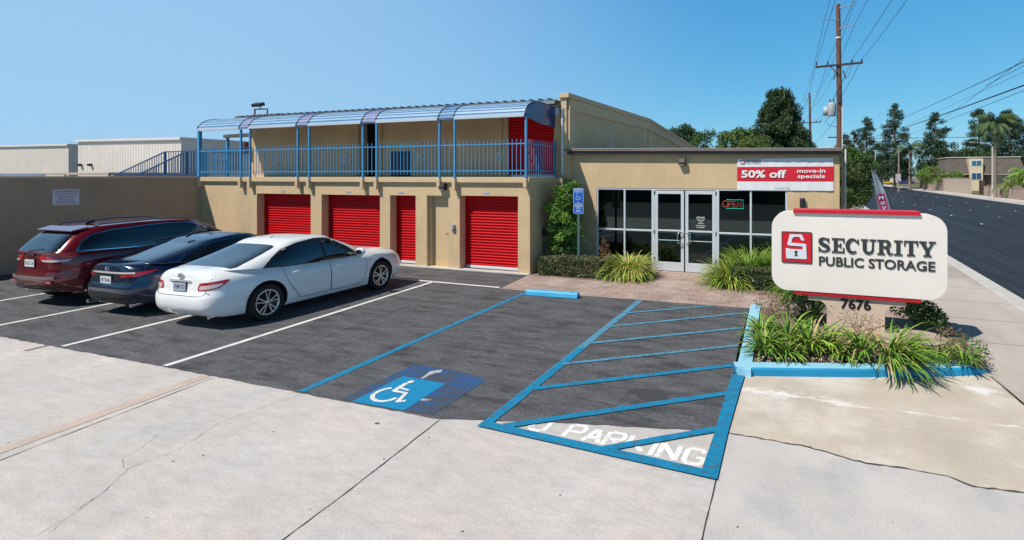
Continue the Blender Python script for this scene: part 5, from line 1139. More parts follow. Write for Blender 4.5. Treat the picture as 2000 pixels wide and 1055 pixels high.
# buildings and vehicles at the end of the street
def simple_building(name, lab, x0, x1, y0, y1, h, m_, win=None, door=True):
    t = thing(name, lab, 'building', ((x0+x1)/2, y0, 0)); mb = MB(); mb.box(x0,x1,y0,y1,0,h); obj('wall', mb, m_, t)
    mb = MB(); mb.box(x0-.3,x1+.3,y0-.3,y1+.3,h,h+.25); obj('roof', mb, mat('white roof edge', (.6,.6,.6), rough=.8), t)
    if win:
        for k in range(win):
            xx = x0+(k+.5)*(x1-x0)/win; mb = MB(); mb.box(xx-1,xx+1,y0-.06,y0-.01,1.0,2.2); obj('window', mb, mat('dim window', (.05,.06,.08), rough=.2), t)
    return t
simple_building('white_building', 'long low white building across the end of the street', 12, 34, 236, 246, 3.2, mat('white wall', (.62,.60,.56), rough=.9), 6)
simple_building('cream_building', 'low cream building behind the left distant trees', -16, 10, 238, 248, 3.4, mat('cream wall', (.55,.50,.42), rough=.9), 5)
b = MB(); b.poly([(-60,228),(60,228),(60,300),(-60,300)], .005); b.poly([(4.1,196),(19.7,216.2),(4.1,216.2)], -.119); struct('lawn', b, mat('far grass', (.12,.14,.04), rough=.95, var=.3, vs=.3))

# corrugated sheds beyond the boundary wall
def shed(lab, x0, x1, y0, y1, h0, h1, m_, ms_):
    t = thing('metal_shed', lab, 'building', ((x0+x1)/2, y0, 0)); mb = MB(); k = int((x1-x0)/.38)
    def hz(x): return h0+(h1-h0)*(x-x0)/(x1-x0)
    vs = []; fs = []
    for i in range(k):
        a = x0+i*(x1-x0)/k; w_ = (x1-x0)/k
        for u, dy in ((0,0),(.62,0),(.70,-.02),(.92,-.02)): vs += [(a+u*w_, y0+dy, 0), (a+u*w_, y0+dy, hz(a+u*w_))]
    vs += [(x1,y0,0),(x1,y0,hz(x1))]; n_ = len(vs)//2; mb.add(vs, [(2*i,2*i+2,2*i+3,2*i+1) for i in range(n_-1)], 0)
    vs = []; k = int((y1-y0)/.38)
    for i in range(k):
        a = y0+i*(y1-y0)/k; w_ = (y1-y0)/k
        for u, dx in ((0,0),(.62,0),(.70,.02),(.92,.02)): vs += [(x1+dx, a+u*w_, 0), (x1+dx, a+u*w_, h1)]
    vs += [(x1,y1,0),(x1,y1,h1)]; n_ = len(vs)//2; mb.add(vs, [(2*i,2*i+2,2*i+3,2*i+1) for i in range(n_-1)], 0)
    obj('wall', mb, m_, t, recalc=False); mb = MB(); sloped(mb, x0-.1, x1+.15, y0-.2, y1+.1, h0, h0+.22, h1, h1+.22); obj('roof', mb, ms_, t)
    return t
shed_w = mat('cream corrugated siding', (.74,.68,.61), rough=.55, var=.06, vs=.6); shed_t = mat('white eave', (.70,.70,.68), rough=.5)
s1 = shed('taller cream corrugated shed behind the blue stair railing', -66.3, -51.1, 28.6, 58, 5.95, 5.80, shed_w, shed_t)
shed('lower and wider cream corrugated shed at the far left', -125, -82.1, 34.6, 62, 6.6, 6.25, mat('grey cream corrugated siding', (.68,.63,.56), rough=.6, var=.07, vs=.5), shed_t)
for x, w_ in ((-65.7,'left'),(-64.1,'right')):
    mb = MB(); mb.prism([(0,.12),(-.22,.12),(-.26,-.02),(-.16,-.12),(0,-.12)], x-.16, x+.16, lambda u, v, t_: (t_, 28.55+u, 3.75+v)); tag(obj('wall_lamp', mb, blackm, loc=(x,28.5,3.7), bevel=.03), 'small dark wall lamp on the corner of the taller shed, %s of two' % w_, 'wall lamp')
CP = thing('carport', 'low pale flat roof just showing above the boundary wall at the far left', 'carport', (-52, 22, 0))
mb = MB(); mb.box(-62,-43,20,26,2.78,2.92); obj('roof', mb, mat('pinkish flat roof', (.50,.42,.37), rough=.8), CP)
mb = MB(); [mb.box(x-.06,x+.06,y-.06,y+.06,0,2.78) for x in (-61.5,-52,-43.5) for y in (20.3,25.7)]; obj('post', mb, steel, CP)
BT = thing('box_truck', 'white box truck whose roof just shows above the boundary wall at the left edge', 'truck', (-38, 13, 0))
mb = MB(); mb.box(-41.5,-35.6,12.0,14.2,.95,2.80); obj('cargo_box', mb, mat('truck white', (.72,.74,.78), rough=.4), BT, bevel=.05)
mb = MB(); mb.prism([(0,.5),(1.9,.5),(1.9,1.25),(1.2,2.3),(0,2.4)], 12.1, 14.1, lambda u, v, t_: (-35.5+u, t_, v)); obj('cab', mb, mat('truck white', (.72,.74,.78)), BT, bevel=.05)
mb = MB(); mb.box(-34.35,-33.95,12.3,13.9,1.35,2.1); obj('windscreen', mb, mat('dim window', (.05,.06,.08)), BT)
for x in (-40.2,-34.6):
    for y in (12.2,14.0): mb = MB(); mb.lathe([(.01,-.13),(.3,-.13),(.42,-.1),(.42,.1),(.3,.13),(.01,.13)], 'y', (x,y,.42), 16); obj('wheel', mb, mat('tyre', (.02,.02,.02), rough=.9), BT)

# what stands behind the camera and mirrors in the glass
OPB = thing('low_building', 'long low tan building across the alley behind the viewer', 'building', (-25, -26, 0))
mb = MB(); mb.box(-70,2,-38,-26,0,4.6); obj('wall', mb, mat('dull tan wall', (.22,.17,.12), rough=.9, var=.1), OPB)
mb = MB(); mb.prism([(-24.8,4.5),(-39,4.5),(-32,6.6)], -71, 3, lambda u, v, t_: (t_, u, v)); obj('roof', mb, mat('brown tile roof', (.09,.05,.035), rough=.9, var=.2), OPB)
for i in range(12):
    mb = MB(); mb.box(-66+i*5.8,-63.6+i*5.8,-26.0,-25.9,.1,2.4); obj('window', mb, mat('dim window', (.05,.06,.08)), OPB)

# ============================================================ CARS
tyre_m = mat('tyre', (.018,.018,.019), rough=.85, bump=.2, bs=60, bd=.003)
car_glass = mat('car privacy glass', (.006,.008,.010), rough=.04, coat=1., spec=.6)
chrome = mat('chrome', (.75,.76,.78), rough=.10, metal=1)
trim_b = mat('black car trim', (.014,.014,.015), rough=.5)
well_m = mat('wheel well', (.008,.008,.008), rough=.95)
lamp_r = mat('red lamp lens', (.42,.008,.015), rough=.12, coat=1., var=.25, vs=30)
lamp_w = mat('clear lamp lens', (.55,.50,.50), rough=.12, coat=1.)
lamp_o = mat('amber lamp lens', (.65,.22,.03), rough=.15, coat=1.)
rim_m = mat('machined rim', (.70,.70,.71), rough=.22, metal=.9)
rim_d = mat('dark rim pocket', (.035,.035,.038), rough=.35, metal=.5)
plate_w = mat('plate white', (.62,.64,.68), rough=.4)
def curve(pts):
    xs = [p[0] for p in pts]; ys = [p[1] for p in pts]; n_ = len(xs)
    ms_ = [0]*n_
    for i in range(n_):
        if i == 0: ms_[i] = (ys[1]-ys[0])/(xs[1]-xs[0])
        elif i == n_-1: ms_[i] = (ys[-1]-ys[-2])/(xs[-1]-xs[-2])
        else:
            a = (ys[i]-ys[i-1])/(xs[i]-xs[i-1]); c = (ys[i+1]-ys[i])/(xs[i+1]-xs[i]); ms_[i] = 0 if a*c <= 0 else 2*a*c/(a+c)
    def f_(x):
        if x <= xs[0]: return ys[0]
        if x >= xs[-1]: return ys[-1]
        i = max(j for j in range(n_-1) if xs[j] <= x); h = xs[i+1]-xs[i]; t = (x-xs[i])/h
        return ys[i]*(1+2*t)*(1-t)**2 + ms_[i]*h*t*(1-t)**2 + ys[i+1]*t*t*(3-2*t) + ms_[i+1]*h*t*t*(t-1)
    return f_
def super_unit(n_, M, asp):
    D_ = []
    for k in range(4000):
        a = 2*pi*k/4000; c, s_ = cos(a), sin(a); D_.append((math.copysign(abs(c)**(2/n_), c)*asp, math.copysign(abs(s_)**(2/n_), s_)))
    L_ = [0]
    for k in range(4000): p, q = D_[k], D_[(k+1) % 4000]; L_.append(L_[-1]+sqrt((p[0]-q[0])**2+(p[1]-q[1])**2))
    out = []; j = 0
    for m_ in range(M):
        t = L_[-1]*m_/M
        while L_[j+1] < t: j += 1
        k = (t-L_[j])/max(1e-9, L_[j+1]-L_[j]); p, q = D_[j % 4000], D_[(j+1) % 4000]; out.append(((p[0]+(q[0]-p[0])*k)/asp, p[1]+(q[1]-p[1])*k))
    return out
def stack(mb, rows, M):
    n_ = len(rows); vs = [v for r_ in rows for v in r_]
    mb.add(vs, [(i*M+j, i*M+(j+1)%M, (i+1)*M+(j+1)%M, (i+1)*M+j) for i in range(n_-1) for j in range(M)], 0, True)
def car_shell(S):
    M = 168; mb = MB(); zb, zs, zt, xr, xf, wf = (curve(S[k]) for k in ('zb','zs','zt','xr','xf','wf')); W2 = S['W']/2
    rows = []; T = [0,.04,.10,.18,.28,.38,.48,.56,.64,.72,.80,.87,.93,.97,1.]
    def cont(t, n_):
        x0, x1 = xr(t), xf(t); cx_, a = (x0+x1)/2, (x1-x0)/2
        return [(cx_+a*u, W2*wf(t)*v*S['plan'](cx_+a*u)) for u, v in super_unit(n_, M, a/W2)]
    base = cont(0, S['n']); rows.append([Vector((x*.9, y*.5, zb(x)+.02)) for x, y in base]); rows.append([Vector((x*.985, y*.95, zb(x))) for x, y in base])
    for t in T:
        rows.append([Vector((x, y, zb(x)+(zs(x)-zb(x))*t)) for x, y in cont(t, S['n'])])
    top = cont(1, S['n'])
    for k in range(1, 15):
        r_ = 1-k/14; rr_ = []
        for x, y in top:
            xx = x*(1-.03*(1-r_)) ; q = (1-r_**S.get('lp', 3.2)); e_ = 1-abs(x/ (top[0][0] if x > 0 else -min(p[0] for p in top)))**14
            rr_.append(Vector((xx, y*r_, zs(x)+(zt(x)-zs(x))*q)))
        rows.append(rr_)
    stack(mb, rows, M); n0 = len(mb.v)
    mb.add(rows[0], [tuple(range(M))], 0)
    return mb
def merge_obj(name, mb, ms_, d=1e-4):
    o = obj(name, mb, ms_, recalc=False); bm = bmesh.new(); bm.from_mesh(o.data); bmesh.ops.remove_doubles(bm, verts=bm.verts, dist=d); bmesh.ops.dissolve_degenerate(bm, edges=bm.edges, dist=1e-5)
    bmesh.ops.recalc_face_normals(bm, faces=bm.faces); bm.to_mesh(o.data); bm.free(); return o
def greenhouse(S):
    G_ = S['gh']; M = 132; mb = MB(); x0, x1, hw = curve(G_['x0']), curve(G_['x1']), curve(G_['hw']); zbelt, zroof = curve(G_['belt']), curve(G_['roof']); rows = []
    def cont(t):
        a0, a1 = x0(t), x1(t); cx_, a = (a0+a1)/2, (a1-a0)/2; n_ = G_['n'][0]+(G_['n'][1]-G_['n'][0])*t
        return [(cx_+a*u, hw(t)*v, u) for u, v in super_unit(n_, M, a/hw(t))]
    for k in range(15):
        t = k/14; rows.append([Vector((x, y, zbelt(x)*(1-t)+zroof(x)*t)) for x, y, u in cont(t)])
    top = cont(1)
    for k in range(1, 11):
        r_ = 1-k/10; cx_ = (x0(1)+x1(1))/2
        rows.append([Vector((cx_+(x-cx_)*(r_*.999 if True else 1), y*r_, zroof(cx_+(x-cx_)*r_)+G_['crown']*(1-r_**2.2))) for x, y, u in top])
    stack(mb, rows, M); mb.add(rows[0], [tuple(range(M))], 0); return mb
class Caster:
    def __init__(s, o): me = o.data; s.t = BVHTree.FromPolygons([v.co for v in me.vertices], [list(p.vertices) for p in me.polygons])
    def hit(s, O, D):
        h = s.t.ray_cast(O, D, 20); return h[0]
SIDE = (Vector((1,0,0)), Vector((0,0,1)), Vector((0,1,0)))           # seen from the right side (-Y)
REAR = (Vector((0,-1,0)), Vector((0,0,1)), Vector((1,0,0)))          # seen from behind; u runs to the right side
FRONTP = (Vector((0,-1,0)), Vector((0,0,1)), Vector((-1,0,0)))
TOP = (Vector((1,0,0)), Vector((0,-1,0)), Vector((0,0,-1)))
DIAG = (Vector((.7071,-.7071,0)), Vector((0,0,1)), Vector((.7071,.7071,0)))   # rear right corner
DIAGF = (Vector((.7071,.7071,0)), Vector((0,0,1)), Vector((-.7071,.7071,0)))  # front right corner
def overlay(cst, poly, fr_, off, sp=.05, rnd=0, th=0):
    U, V_, D = fr_; pts = []
    if rnd:      # round the corners
        q = []
        for i, p in enumerate(poly):
            a = Vector(poly[i-1]); c = Vector(poly[(i+1) % len(poly)]); p = Vector(p); r1 = min(rnd, (a-p).length*.45); r2 = min(rnd, (c-p).length*.45)
            pa = p+(a-p).normalized()*r1; pc = p+(c-p).normalized()*r2
            for t in (0,.25,.5,.75,1): q.append((pa*(1-t)**2+p*2*t*(1-t)+pc*t*t))
        poly = q
    n_ = len(poly)
    for i in range(n_):
        a, c = Vector(poly[i]), Vector(poly[(i+1) % n_]); k = max(1, int((c-a).length/sp))
        for j in range(k): pts.append(a.lerp(c, j/k))
    nb = len(pts); xs = [p.x for p in pts]; ys = [p.y for p in pts]
    def inside(x, y):
        r_ = False; j = nb-1
        for i in range(nb):
            if (pts[i].y > y) != (pts[j].y > y) and x < (pts[j].x-pts[i].x)*(y-pts[i].y)/(pts[j].y-pts[i].y)+pts[i].x: r_ = not r_
            j = i
        return r_
    allp = list(pts); x = min(xs)+sp*.5
    while x < max(xs):
        y = min(ys)+sp*.5
        while y < max(ys):
            if inside(x, y) and min((Vector((x,y))-p).length for p in pts) > sp*.4: allp.append(Vector((x, y)))
            y += sp
        x += sp
    r_ = delaunay_2d_cdt(allp, [(i, (i+1) % nb) for i in range(nb)], [], 1, 1e-6)
    vs = []; bad = set()
    for i, p in enumerate(r_[0]):
        h = cst.hit(U*p.x+V_*p.y-D*8, D)
        if h is None: bad.add(i); vs.append(Vector((0,0,0)))
        else: vs.append(h-D*off)
    mb = MB(); mb.add(vs, [f for f in r_[2] if not any(k in bad for k in f)], 0, True); return mb
def mirror(mb, both=True):
    n_ = len(mb.v); vs = [(v[0], -v[1], v[2]) for v in mb.v]; fs = [list(reversed(f)) for f in mb.f]; ms_ = list(mb.m); ss = list(mb.s)
    if not both: r_ = MB(); r_.v = vs; r_.f = fs; r_.m = ms_; r_.s = ss; return r_
    mb.v += vs; mb.f += [[k+n_ for k in f] for f in fs]; mb.m += ms_; mb.s += ss; return mb
def seam(cst, pts, fr_, w_=.007, off=.002):
    U, V_, D = fr_; mb = MB(); P_ = []
    for a, c in zip(pts[:-1], pts[1:]):
        a, c = Vector(a), Vector(c); k = max(1, int((c-a).length/.04)); P_ += [a.lerp(c, j/k) for j in range(k)]
    P_.append(Vector(pts[-1])); L_ = []; ok = []
    for i, p in enumerate(P_):
        d = (P_[min(i+1,len(P_)-1)]-P_[max(i-1,0)]).normalized(); n_ = Vector((-d.y, d.x))*w_/2
        for q in (p+n_, p-n_):
            h = cst.hit(U*q.x+V_*q.y-D*8, D); L_.append(h-D*off if h else Vector((0,0,0))); ok.append(h is not None)
    mb.add(L_, [(2*i,2*i+2,2*i+3,2*i+1) for i in range(len(P_)-1) if all(ok[2*i:2*i+4])], 0); return mb
def wheel(parent, x, y, R_, rimR, style, side):
    """side -1 = right-hand wheel; its outer face looks to -Y"""
    t = obj('wheel', MB().lathe([(rimR*.55,.11),(rimR*.98,.105),(rimR*.98,.02),(rimR*.4,.0),(.001,.0)], 'y', (x,y,R_), 28, 0) if False else _hub(x, y, R_, rimR, side), rim_d, parent, local=True)
    mb = MB(); prof_ = [(rimR,-.10),(rimR+.015,-.112),(R_*.90,-.115),(R_*.975,-.095),(R_,-.06),(R_,.06),(R_*.975,.095),(R_*.90,.112),(rimR,.10)]
    mb.lathe(prof_, 'y', (x,y,R_), 40); obj('tyre', mb, tyre_m, t, local=True)
    mb = MB(); fy = y+side*.098
    mb.lathe([(rimR+.004,0),(rimR-.012,side*.006),(rimR-.028,-side*.004),(rimR-.03,-side*.05)], 'y', (x,fy,R_), 40)
    for k in range(5):
        for da in ((-.16,.16) if style == 2 else (-.20,.20)):
            a0 = 2*pi*k/5+pi/2; a1 = a0+da; p0 = Vector((cos(a0+da*.9)*rimR*.16, 0, sin(a0+da*.9)*rimR*.16)); p1 = Vector((cos(a1)*(rimR-.015), 0, sin(a1)*(rimR-.015)))
            c_ = Vector((x, fy, R_)); d = (p1-p0).normalized(); q = Vector((-d.z, 0, d.x)); w0, w1 = .020, .024
            vs = [c_+p0+q*w0*s_+Vector((0,side*e_,0)) for e_ in (.0,-.03) for s_ in (-.5,.5)]+[c_+p1+q*w1*s_+Vector((0,side*(e_+.004),0)) for e_ in (.0,-.03) for s_ in (-.5,.5)]
            mb.add(vs, [(0,1,5,4),(2,6,7,3),(0,4,6,2),(1,3,7,5),(0,2,3,1),(4,5,7,6)], 0)
    mb.lathe([(.001,side*.006),(.035,side*.004),(.045,-side*.01),(.05,-side*.03)], 'y', (x,fy,R_), 20)
    obj('rim', mb, rim_m, t, local=True); return t
def _hub(x, y, R_, rimR, side):
    mb = MB(); mb.lathe([(rimR+.001,side*.085),(rimR-.01,side*.03),(.001,side*.02)], 'y', (x,y,R_), 32); return mb
def build_car(name, lab, cat, S, loc, rz):
    t = thing(name, lab, cat, loc, rz)
    lower = merge_obj('tmp', car_shell(S), [S['paint'], well_m])
    for ax in S['axles']:      # cut the wheel arches
        for s_ in (-1, 1):
            cb = MB(); Rr = S['arch']; n_ = 48; y0, y1 = s_*(S['W']/2-.34), s_*(S['W']/2+.3)
            cb.prism([(ax+Rr*cos(2*pi*k/n_), S['R']+.015+Rr*sin(2*pi*k/n_)) for k in range(n_)], y0, y1, lambda u, v, w_: (u, w_, v)); co_ = obj('cut', cb, well_m)
            md = lower.modifiers.new('b', 'BOOLEAN'); md.operation = 'DIFFERENCE'; md.object = co_; md.solver = 'EXACT'
            dg = bpy.context.evaluated_depsgraph_get(); dg.update(); nm = bpy.data.meshes.new_from_object(lower.evaluated_get(dg)); lower.modifiers.clear(); old = lower.data; lower.data = nm; bpy.data.objects.remove(co_)
    me = lower.data; me.materials.clear(); me.materials.append(S['paint']); me.materials.append(well_m)
    for p in me.polygons:
        p.material_index = 0; c = p.center
        for ax in S['axles']:
            dd = sqrt((c.x-ax)**2+(c.z-S['R']-.015)**2)
            if dd < S['arch']+.004 and abs(c.y) < S['W']/2-.012 and (abs(dd-S['arch']) < .012 or abs(abs(c.y)-(S['W']/2-.34)) < .02): p.material_index = 1; p.use_smooth = False
    gh = merge_obj('tmp2', greenhouse(S), [S['paint']])
    bm = bmesh.new(); bm.from_mesh(lower.data); bm.from_mesh(gh.data); fin = bpy.data.meshes.new('body'); bm.to_mesh(fin); bm.free()
    fin.materials.append(S['paint']); fin.materials.append(well_m)
    body = bpy.data.objects.new('body', fin); COL.objects.link(body); body.parent = t
    bpy.data.objects.remove(lower); bpy.data.objects.remove(gh)
    cst = Caster(body)
    def part(n_, mb, m_, par=None): return obj(n_, mb, m_, par or t, local=True, recalc=False)
    # side glass
    for s_ in (1, 2):
        f_ = (lambda m_: m_) if s_ == 1 else (lambda m_: mirror(m_, False))
        part('window_surround', f_(overlay(cst, S['dlo'], SIDE, .003, .05, .02)), S.get('dlo_m', trim_b))
        for w_ in S['glass']: part('window', f_(overlay(cst, w_, SIDE, .006, .05, .025)), car_glass)
        for d_ in S['doors']:
            dm = obj('door', f_(overlay(cst, d_['panel'], SIDE, .0035, .06, .05)), S['paint'], t, local=True, recalc=False)
            hx, hz = d_['handle']; h = cst.hit(Vector((hx,-8,hz)), Vector((0,1,0)))
            mb = MB(); mb.tube([(hx-.10,h.y-.002,hz-.004),(hx-.085,h.y-.030,hz),(hx,h.y-.036,hz+.003),(hx+.085,h.y-.030,hz+.004),(hx+.10,h.y-.002,hz+.003)], .0125, 8); part('handle', f_(mb), S.get('handle_m', S['paint']), dm)
            part('door_seam', f_(seam(cst, d_['seam'], SIDE, .009, .0045)), trim_b, dm)
        mx, mz = S['mirror']; h = cst.hit(Vector((mx-.1,-8,mz)), Vector((0,1,0))); yy = h.y if h else -S['W']/2
        mb = MB(); mb.ico((mx-.02, yy-.15, mz+.04), .5, 3, sc=(.17,.25,.17)); mb.tube([(mx+.06,yy+.05,mz-.03),(mx,yy-.08,mz+.01)], .03, 6); mo = part('mirror', f_(mb), S['paint'])
        mb = MB(); mb.ico((mx-.06, yy-.155, mz+.04), .5, 2, sc=(.10,.20,.13)); part('mirror_glass', f_(mb), car_glass, mo)
    for fr_, poly, m_, nm in S['extra']:
        if fr_ in (DIAG, DIAGF, SIDE):
            for f_ in ((lambda q: q), (lambda q: mirror(q, False))): part(nm, f_(overlay(cst, poly, fr_, .007 if m_ is not lamp_w else .010, .035, .012)), m_)
        else: part(nm, overlay(cst, poly, fr_, .005 if nm != 'bumper_insert' else .003, .045, .02), m_)
    for fr_, pts, both in S['seams']:
        mb = seam(cst, pts, fr_, .008, .003); part('panel_seam', mb, trim_b, body)
        if both: part('panel_seam', mirror(mb, False), trim_b, body)
    for k, ax in enumerate(S['axles']):
        for s_ in (-1, 1): wheel(t, ax, s_*(S['W']/2-.125), S['R'], S['rim'], S['style'], s_)
    # plate
    px_, pz_ = S['plate']; h = cst.hit(Vector((-8,0,pz_)), Vector((1,0,0))); bx = h.x-.012
    mb = MB(); mb.obox((bx,0,pz_),(.012,.33,.17)); pf = obj('plate_frame', mb, trim_b, t, local=True, bevel=.006)
    mb = MB(); mb.obox((bx-.007,0,pz_),(.004,.305,.145)); pl = obj('license_plate', mb, S.get('plate_m', plate_w), pf, local=True)
    mb = MB(); add_text(mb, S['plate_txt'], .1, lambda u, v, w_: (bx-.0095-w_, -u, pz_-.035+v), bold=.002, width=.26, height=.075); obj('plate_number', mb, mat('plate navy', (.03,.04,.10), rough=.5), pl, local=True, recalc=False)
    S['post'](t, cst, part)
    t.scale = (.975, 1, 1)
    return t
PL = lambda x: 1-.035*max(0, (abs(x)-1.2))**2

# --- white sedan
def post_white(t, cst, part):
    h = cst.hit(Vector((-8,0,.93)), Vector((1,0,0)))
    mb = MB(); mb.tube([(h.x-.012, .075*cos(a*pi/10), .925+.045*sin(a*pi/10)) for a in range(21)], .008, 6); mb.tube([(h.x-.014, .03*cos(a*pi/8), .93+.036*sin(a*pi/8)) for a in range(17)], .006, 5); mb.tube([(h.x-.014,.055*cos(a*pi/8), .943+.018*sin(a*pi/8)) for a in range(17)], .006, 5); part('emblem', mb, chrome)
    h2 = cst.hit(Vector((-8,0,.85)), Vector((1,0,0)))
    mb = MB(); mb.obox((h2.x-.012,0,.85),(.03,.52,.035)); obj('trunk_garnish', mb, chrome, t, local=True, bevel=.008)
    mb = MB(); mb.tube([(-2.0,-.62,.25),(-2.235,-.62,.24)], .028, 12); part('exhaust_pipe', mb, chrome)
    mb = MB(); mb.obox((-.62,0,1.435),(.12,.035,.035),(0,R(-25),0)); obj('antenna_fin', mb, S_W['paint'], t, local=True, bevel=.01)
    h3 = cst.hit(Vector((-8,-.60,.665)), Vector((1,0,0))); mb = MB(); mb.obox((h3.x-.004,-.6,.665),(.006,.09,.022)); part('trim_badge', mb, chrome)
white_car = mat('white car paint', (.84,.845,.85), rough=.3, coat=.8, spec=.5)
S_W = dict(W=1.82, R=.335, rim=.235, arch=.385, style=1, n=6.6, plan=PL, paint=white_car, axles=(-1.37,1.41), lp=5.5,
  zb=[(-2.4,.27),(-2.0,.22),(-1.2,.20),(1.4,.19),(2.4,.22)],
  zs=[(-2.4,.86),(-2.2,.88),(-1.8,.895),(-1,.885),(0,.86),(1,.84),(1.5,.825),(2.0,.78),(2.4,.70)],
  zt=[(-2.4,.975),(-2.28,1.01),(-2.1,1.03),(-1.7,1.045),(-1,1.03),(0,.98),(1,.99),(1.5,.965),(2.0,.90),(2.4,.79)],
  xr=[(0,-2.18),(.08,-2.26),(.22,-2.32),(.45,-2.33),(.56,-2.32),(.62,-2.285),(.8,-2.27),(.93,-2.265),(1,-2.26)], xf=[(0,2.24),(.2,2.35),(.5,2.36),(.8,2.32),(1,2.26)],
  wf=[(0,.93),(.12,.965),(.35,.995),(.55,1.0),(.8,.985),(.93,.955),(1,.925)],
  gh=dict(x0=[(0,-2.02),(.3,-1.72),(.7,-1.27),(1,-.92)], x1=[(0,1.28),(.3,1.02),(.7,.60),(1,.26)], hw=[(0,.84),(.25,.805),(.6,.735),(.9,.655),(1,.61)], n=(5.5,5.0), crown=.03,
          belt=[(-2.0,1.00),(-1.2,.93),(0,.90),(1.4,.90)], roof=[(-.95,1.34),(-.6,1.39),(-.2,1.41),(.1,1.395),(.28,1.365)]),
  dlo=[(-1.43,.96),(-1.20,1.12),(-.95,1.25),(-.62,1.335),(-.2,1.38),(.06,1.365),(.26,1.31),(.56,1.13),(.82,.93),(.80,.885),(0,.895),(-1.0,.925)],
  glass=[[(-1.37,.965),(-1.15,1.12),(-.92,1.23),(-.60,1.312),(-.2,1.355),(-.12,1.355),(-.09,.912),(-1.0,.942)], [(-.04,.91),(-.07,1.352),(.05,1.34),(.23,1.285),(.52,1.115),(.76,.93),(.76,.905)]],
  doors=[dict(panel=[(-.93,.90),(-.99,.80),(-.93,.62),(-.80,.42),(-.70,.31),(-.01,.30),(-.005,.88)], seam=[(-1.02,.92),(-1.03,.82),(-.97,.64),(-.83,.45),(-.72,.305),(-.66,.285),(.0,.275),(.005,.89)], handle=(-.80,.80)),
         dict(panel=[(.015,.88),(.02,.30),(.80,.29),(.90,.42),(.94,.70),(.92,.86)], seam=[(.005,.89),(.01,.275),(.82,.265),(.93,.42),(.97,.70),(.94,.87)], handle=(.20,.785))],
  mirror=(.74,.95), plate=(0,.745), plate_txt='7HMY173', plate_m=mat('plate blue grey', (.42,.47,.56), rough=.4),
  extra=[(TOP, [(-1.88,-.62),(-1.80,-.66),(-1.02,-.56),(-.97,-.52),(-.97,.52),(-1.02,.56),(-1.80,.66),(-1.88,.62)], car_glass, 'rear_window'),
         (TOP, [(.34,-.53),(1.14,-.68),(1.20,-.6),(1.22,0),(1.20,.6),(1.14,.68),(.34,.53)], car_glass, 'windscreen'),
         (DIAG, [(-1.30,.69),(-1.31,.74),(-1.28,.825),(-.90,.868),(-.84,.865),(-.90,.80),(-.99,.735),(-1.12,.71)], lamp_r, 'tail_light'),
         (DIAG, [(-1.275,.71),(-1.28,.74),(-1.26,.78),(-.93,.815),(-.95,.785),(-1.01,.755),(-1.12,.73)], lamp_w, 'lamp_lens'),
         (DIAGF, [(1.02,.66),(1.0,.74),(.74,.80),(.70,.76),(.80,.68)], lamp_w, 'headlight'), (DIAGF, [(.86,.70),(.74,.80),(.70,.76),(.76,.71)], lamp_o, 'side_marker')],
  seams=[(REAR, [(-.64,.93),(-.62,.80),(-.57,.63),(-.47,.605),(.47,.605),(.57,.63),(.62,.80),(.64,.93)], False) , (SIDE, [(1.20,.84),(1.5,.82),(2.0,.73)], True)], post=post_white)
build_car('parked_car', 'white four-door sedan, nearest of the three parked cars', 'car', S_W, (-10.42, 7.99, 0), R(92.0))

# --- dark blue sedan
def post_blue(t, cst, part):
    h = cst.hit(Vector((-8,0,.90)), Vector((1,0,0))); mb = MB(); mb.tube([(h.x-.016, .05*cos(a*pi/10), .915+.04*sin(a*pi/10)) for a in range(21)], .006, 6); mb.tube([(h.x-.018,.045,.925),(h.x-.018,.02,.92),(h.x-.018,0,.90),(h.x-.018,-.02,.92),(h.x-.018,-.045,.925)], .006, 5); part('emblem', mb, chrome)
    mb = MB()
    for i in range(24):
        y0 = -.62+i*1.24/24; h0 = cst.hit(Vector((-8,y0,.845)), Vector((1,0,0))); h1 = cst.hit(Vector((-8,y0+1.24/24,.845)), Vector((1,0,0))); mb.beam((h0.x-.01,y0,.845),(h1.x-.01,y0+1.24/24,.845),.02,.032)
    part('chrome_strip', mb, chrome)
    for s_ in (-1,1): mb = MB(); mb.tube([(-2.0,s_*.62,.255),(-2.25,s_*.62,.25)], .036, 14); part('exhaust_pipe', mb, chrome)
    mb = MB(); mb.obox((-.85,0,1.40),(.14,.04,.05),(0,R(-25),0)); obj('antenna_fin', mb, trim_b, t, local=True, bevel=.01)
blue_car = mat('dark blue car paint', (.005,.018,.055), rough=.22, metal=.35, coat=1.)
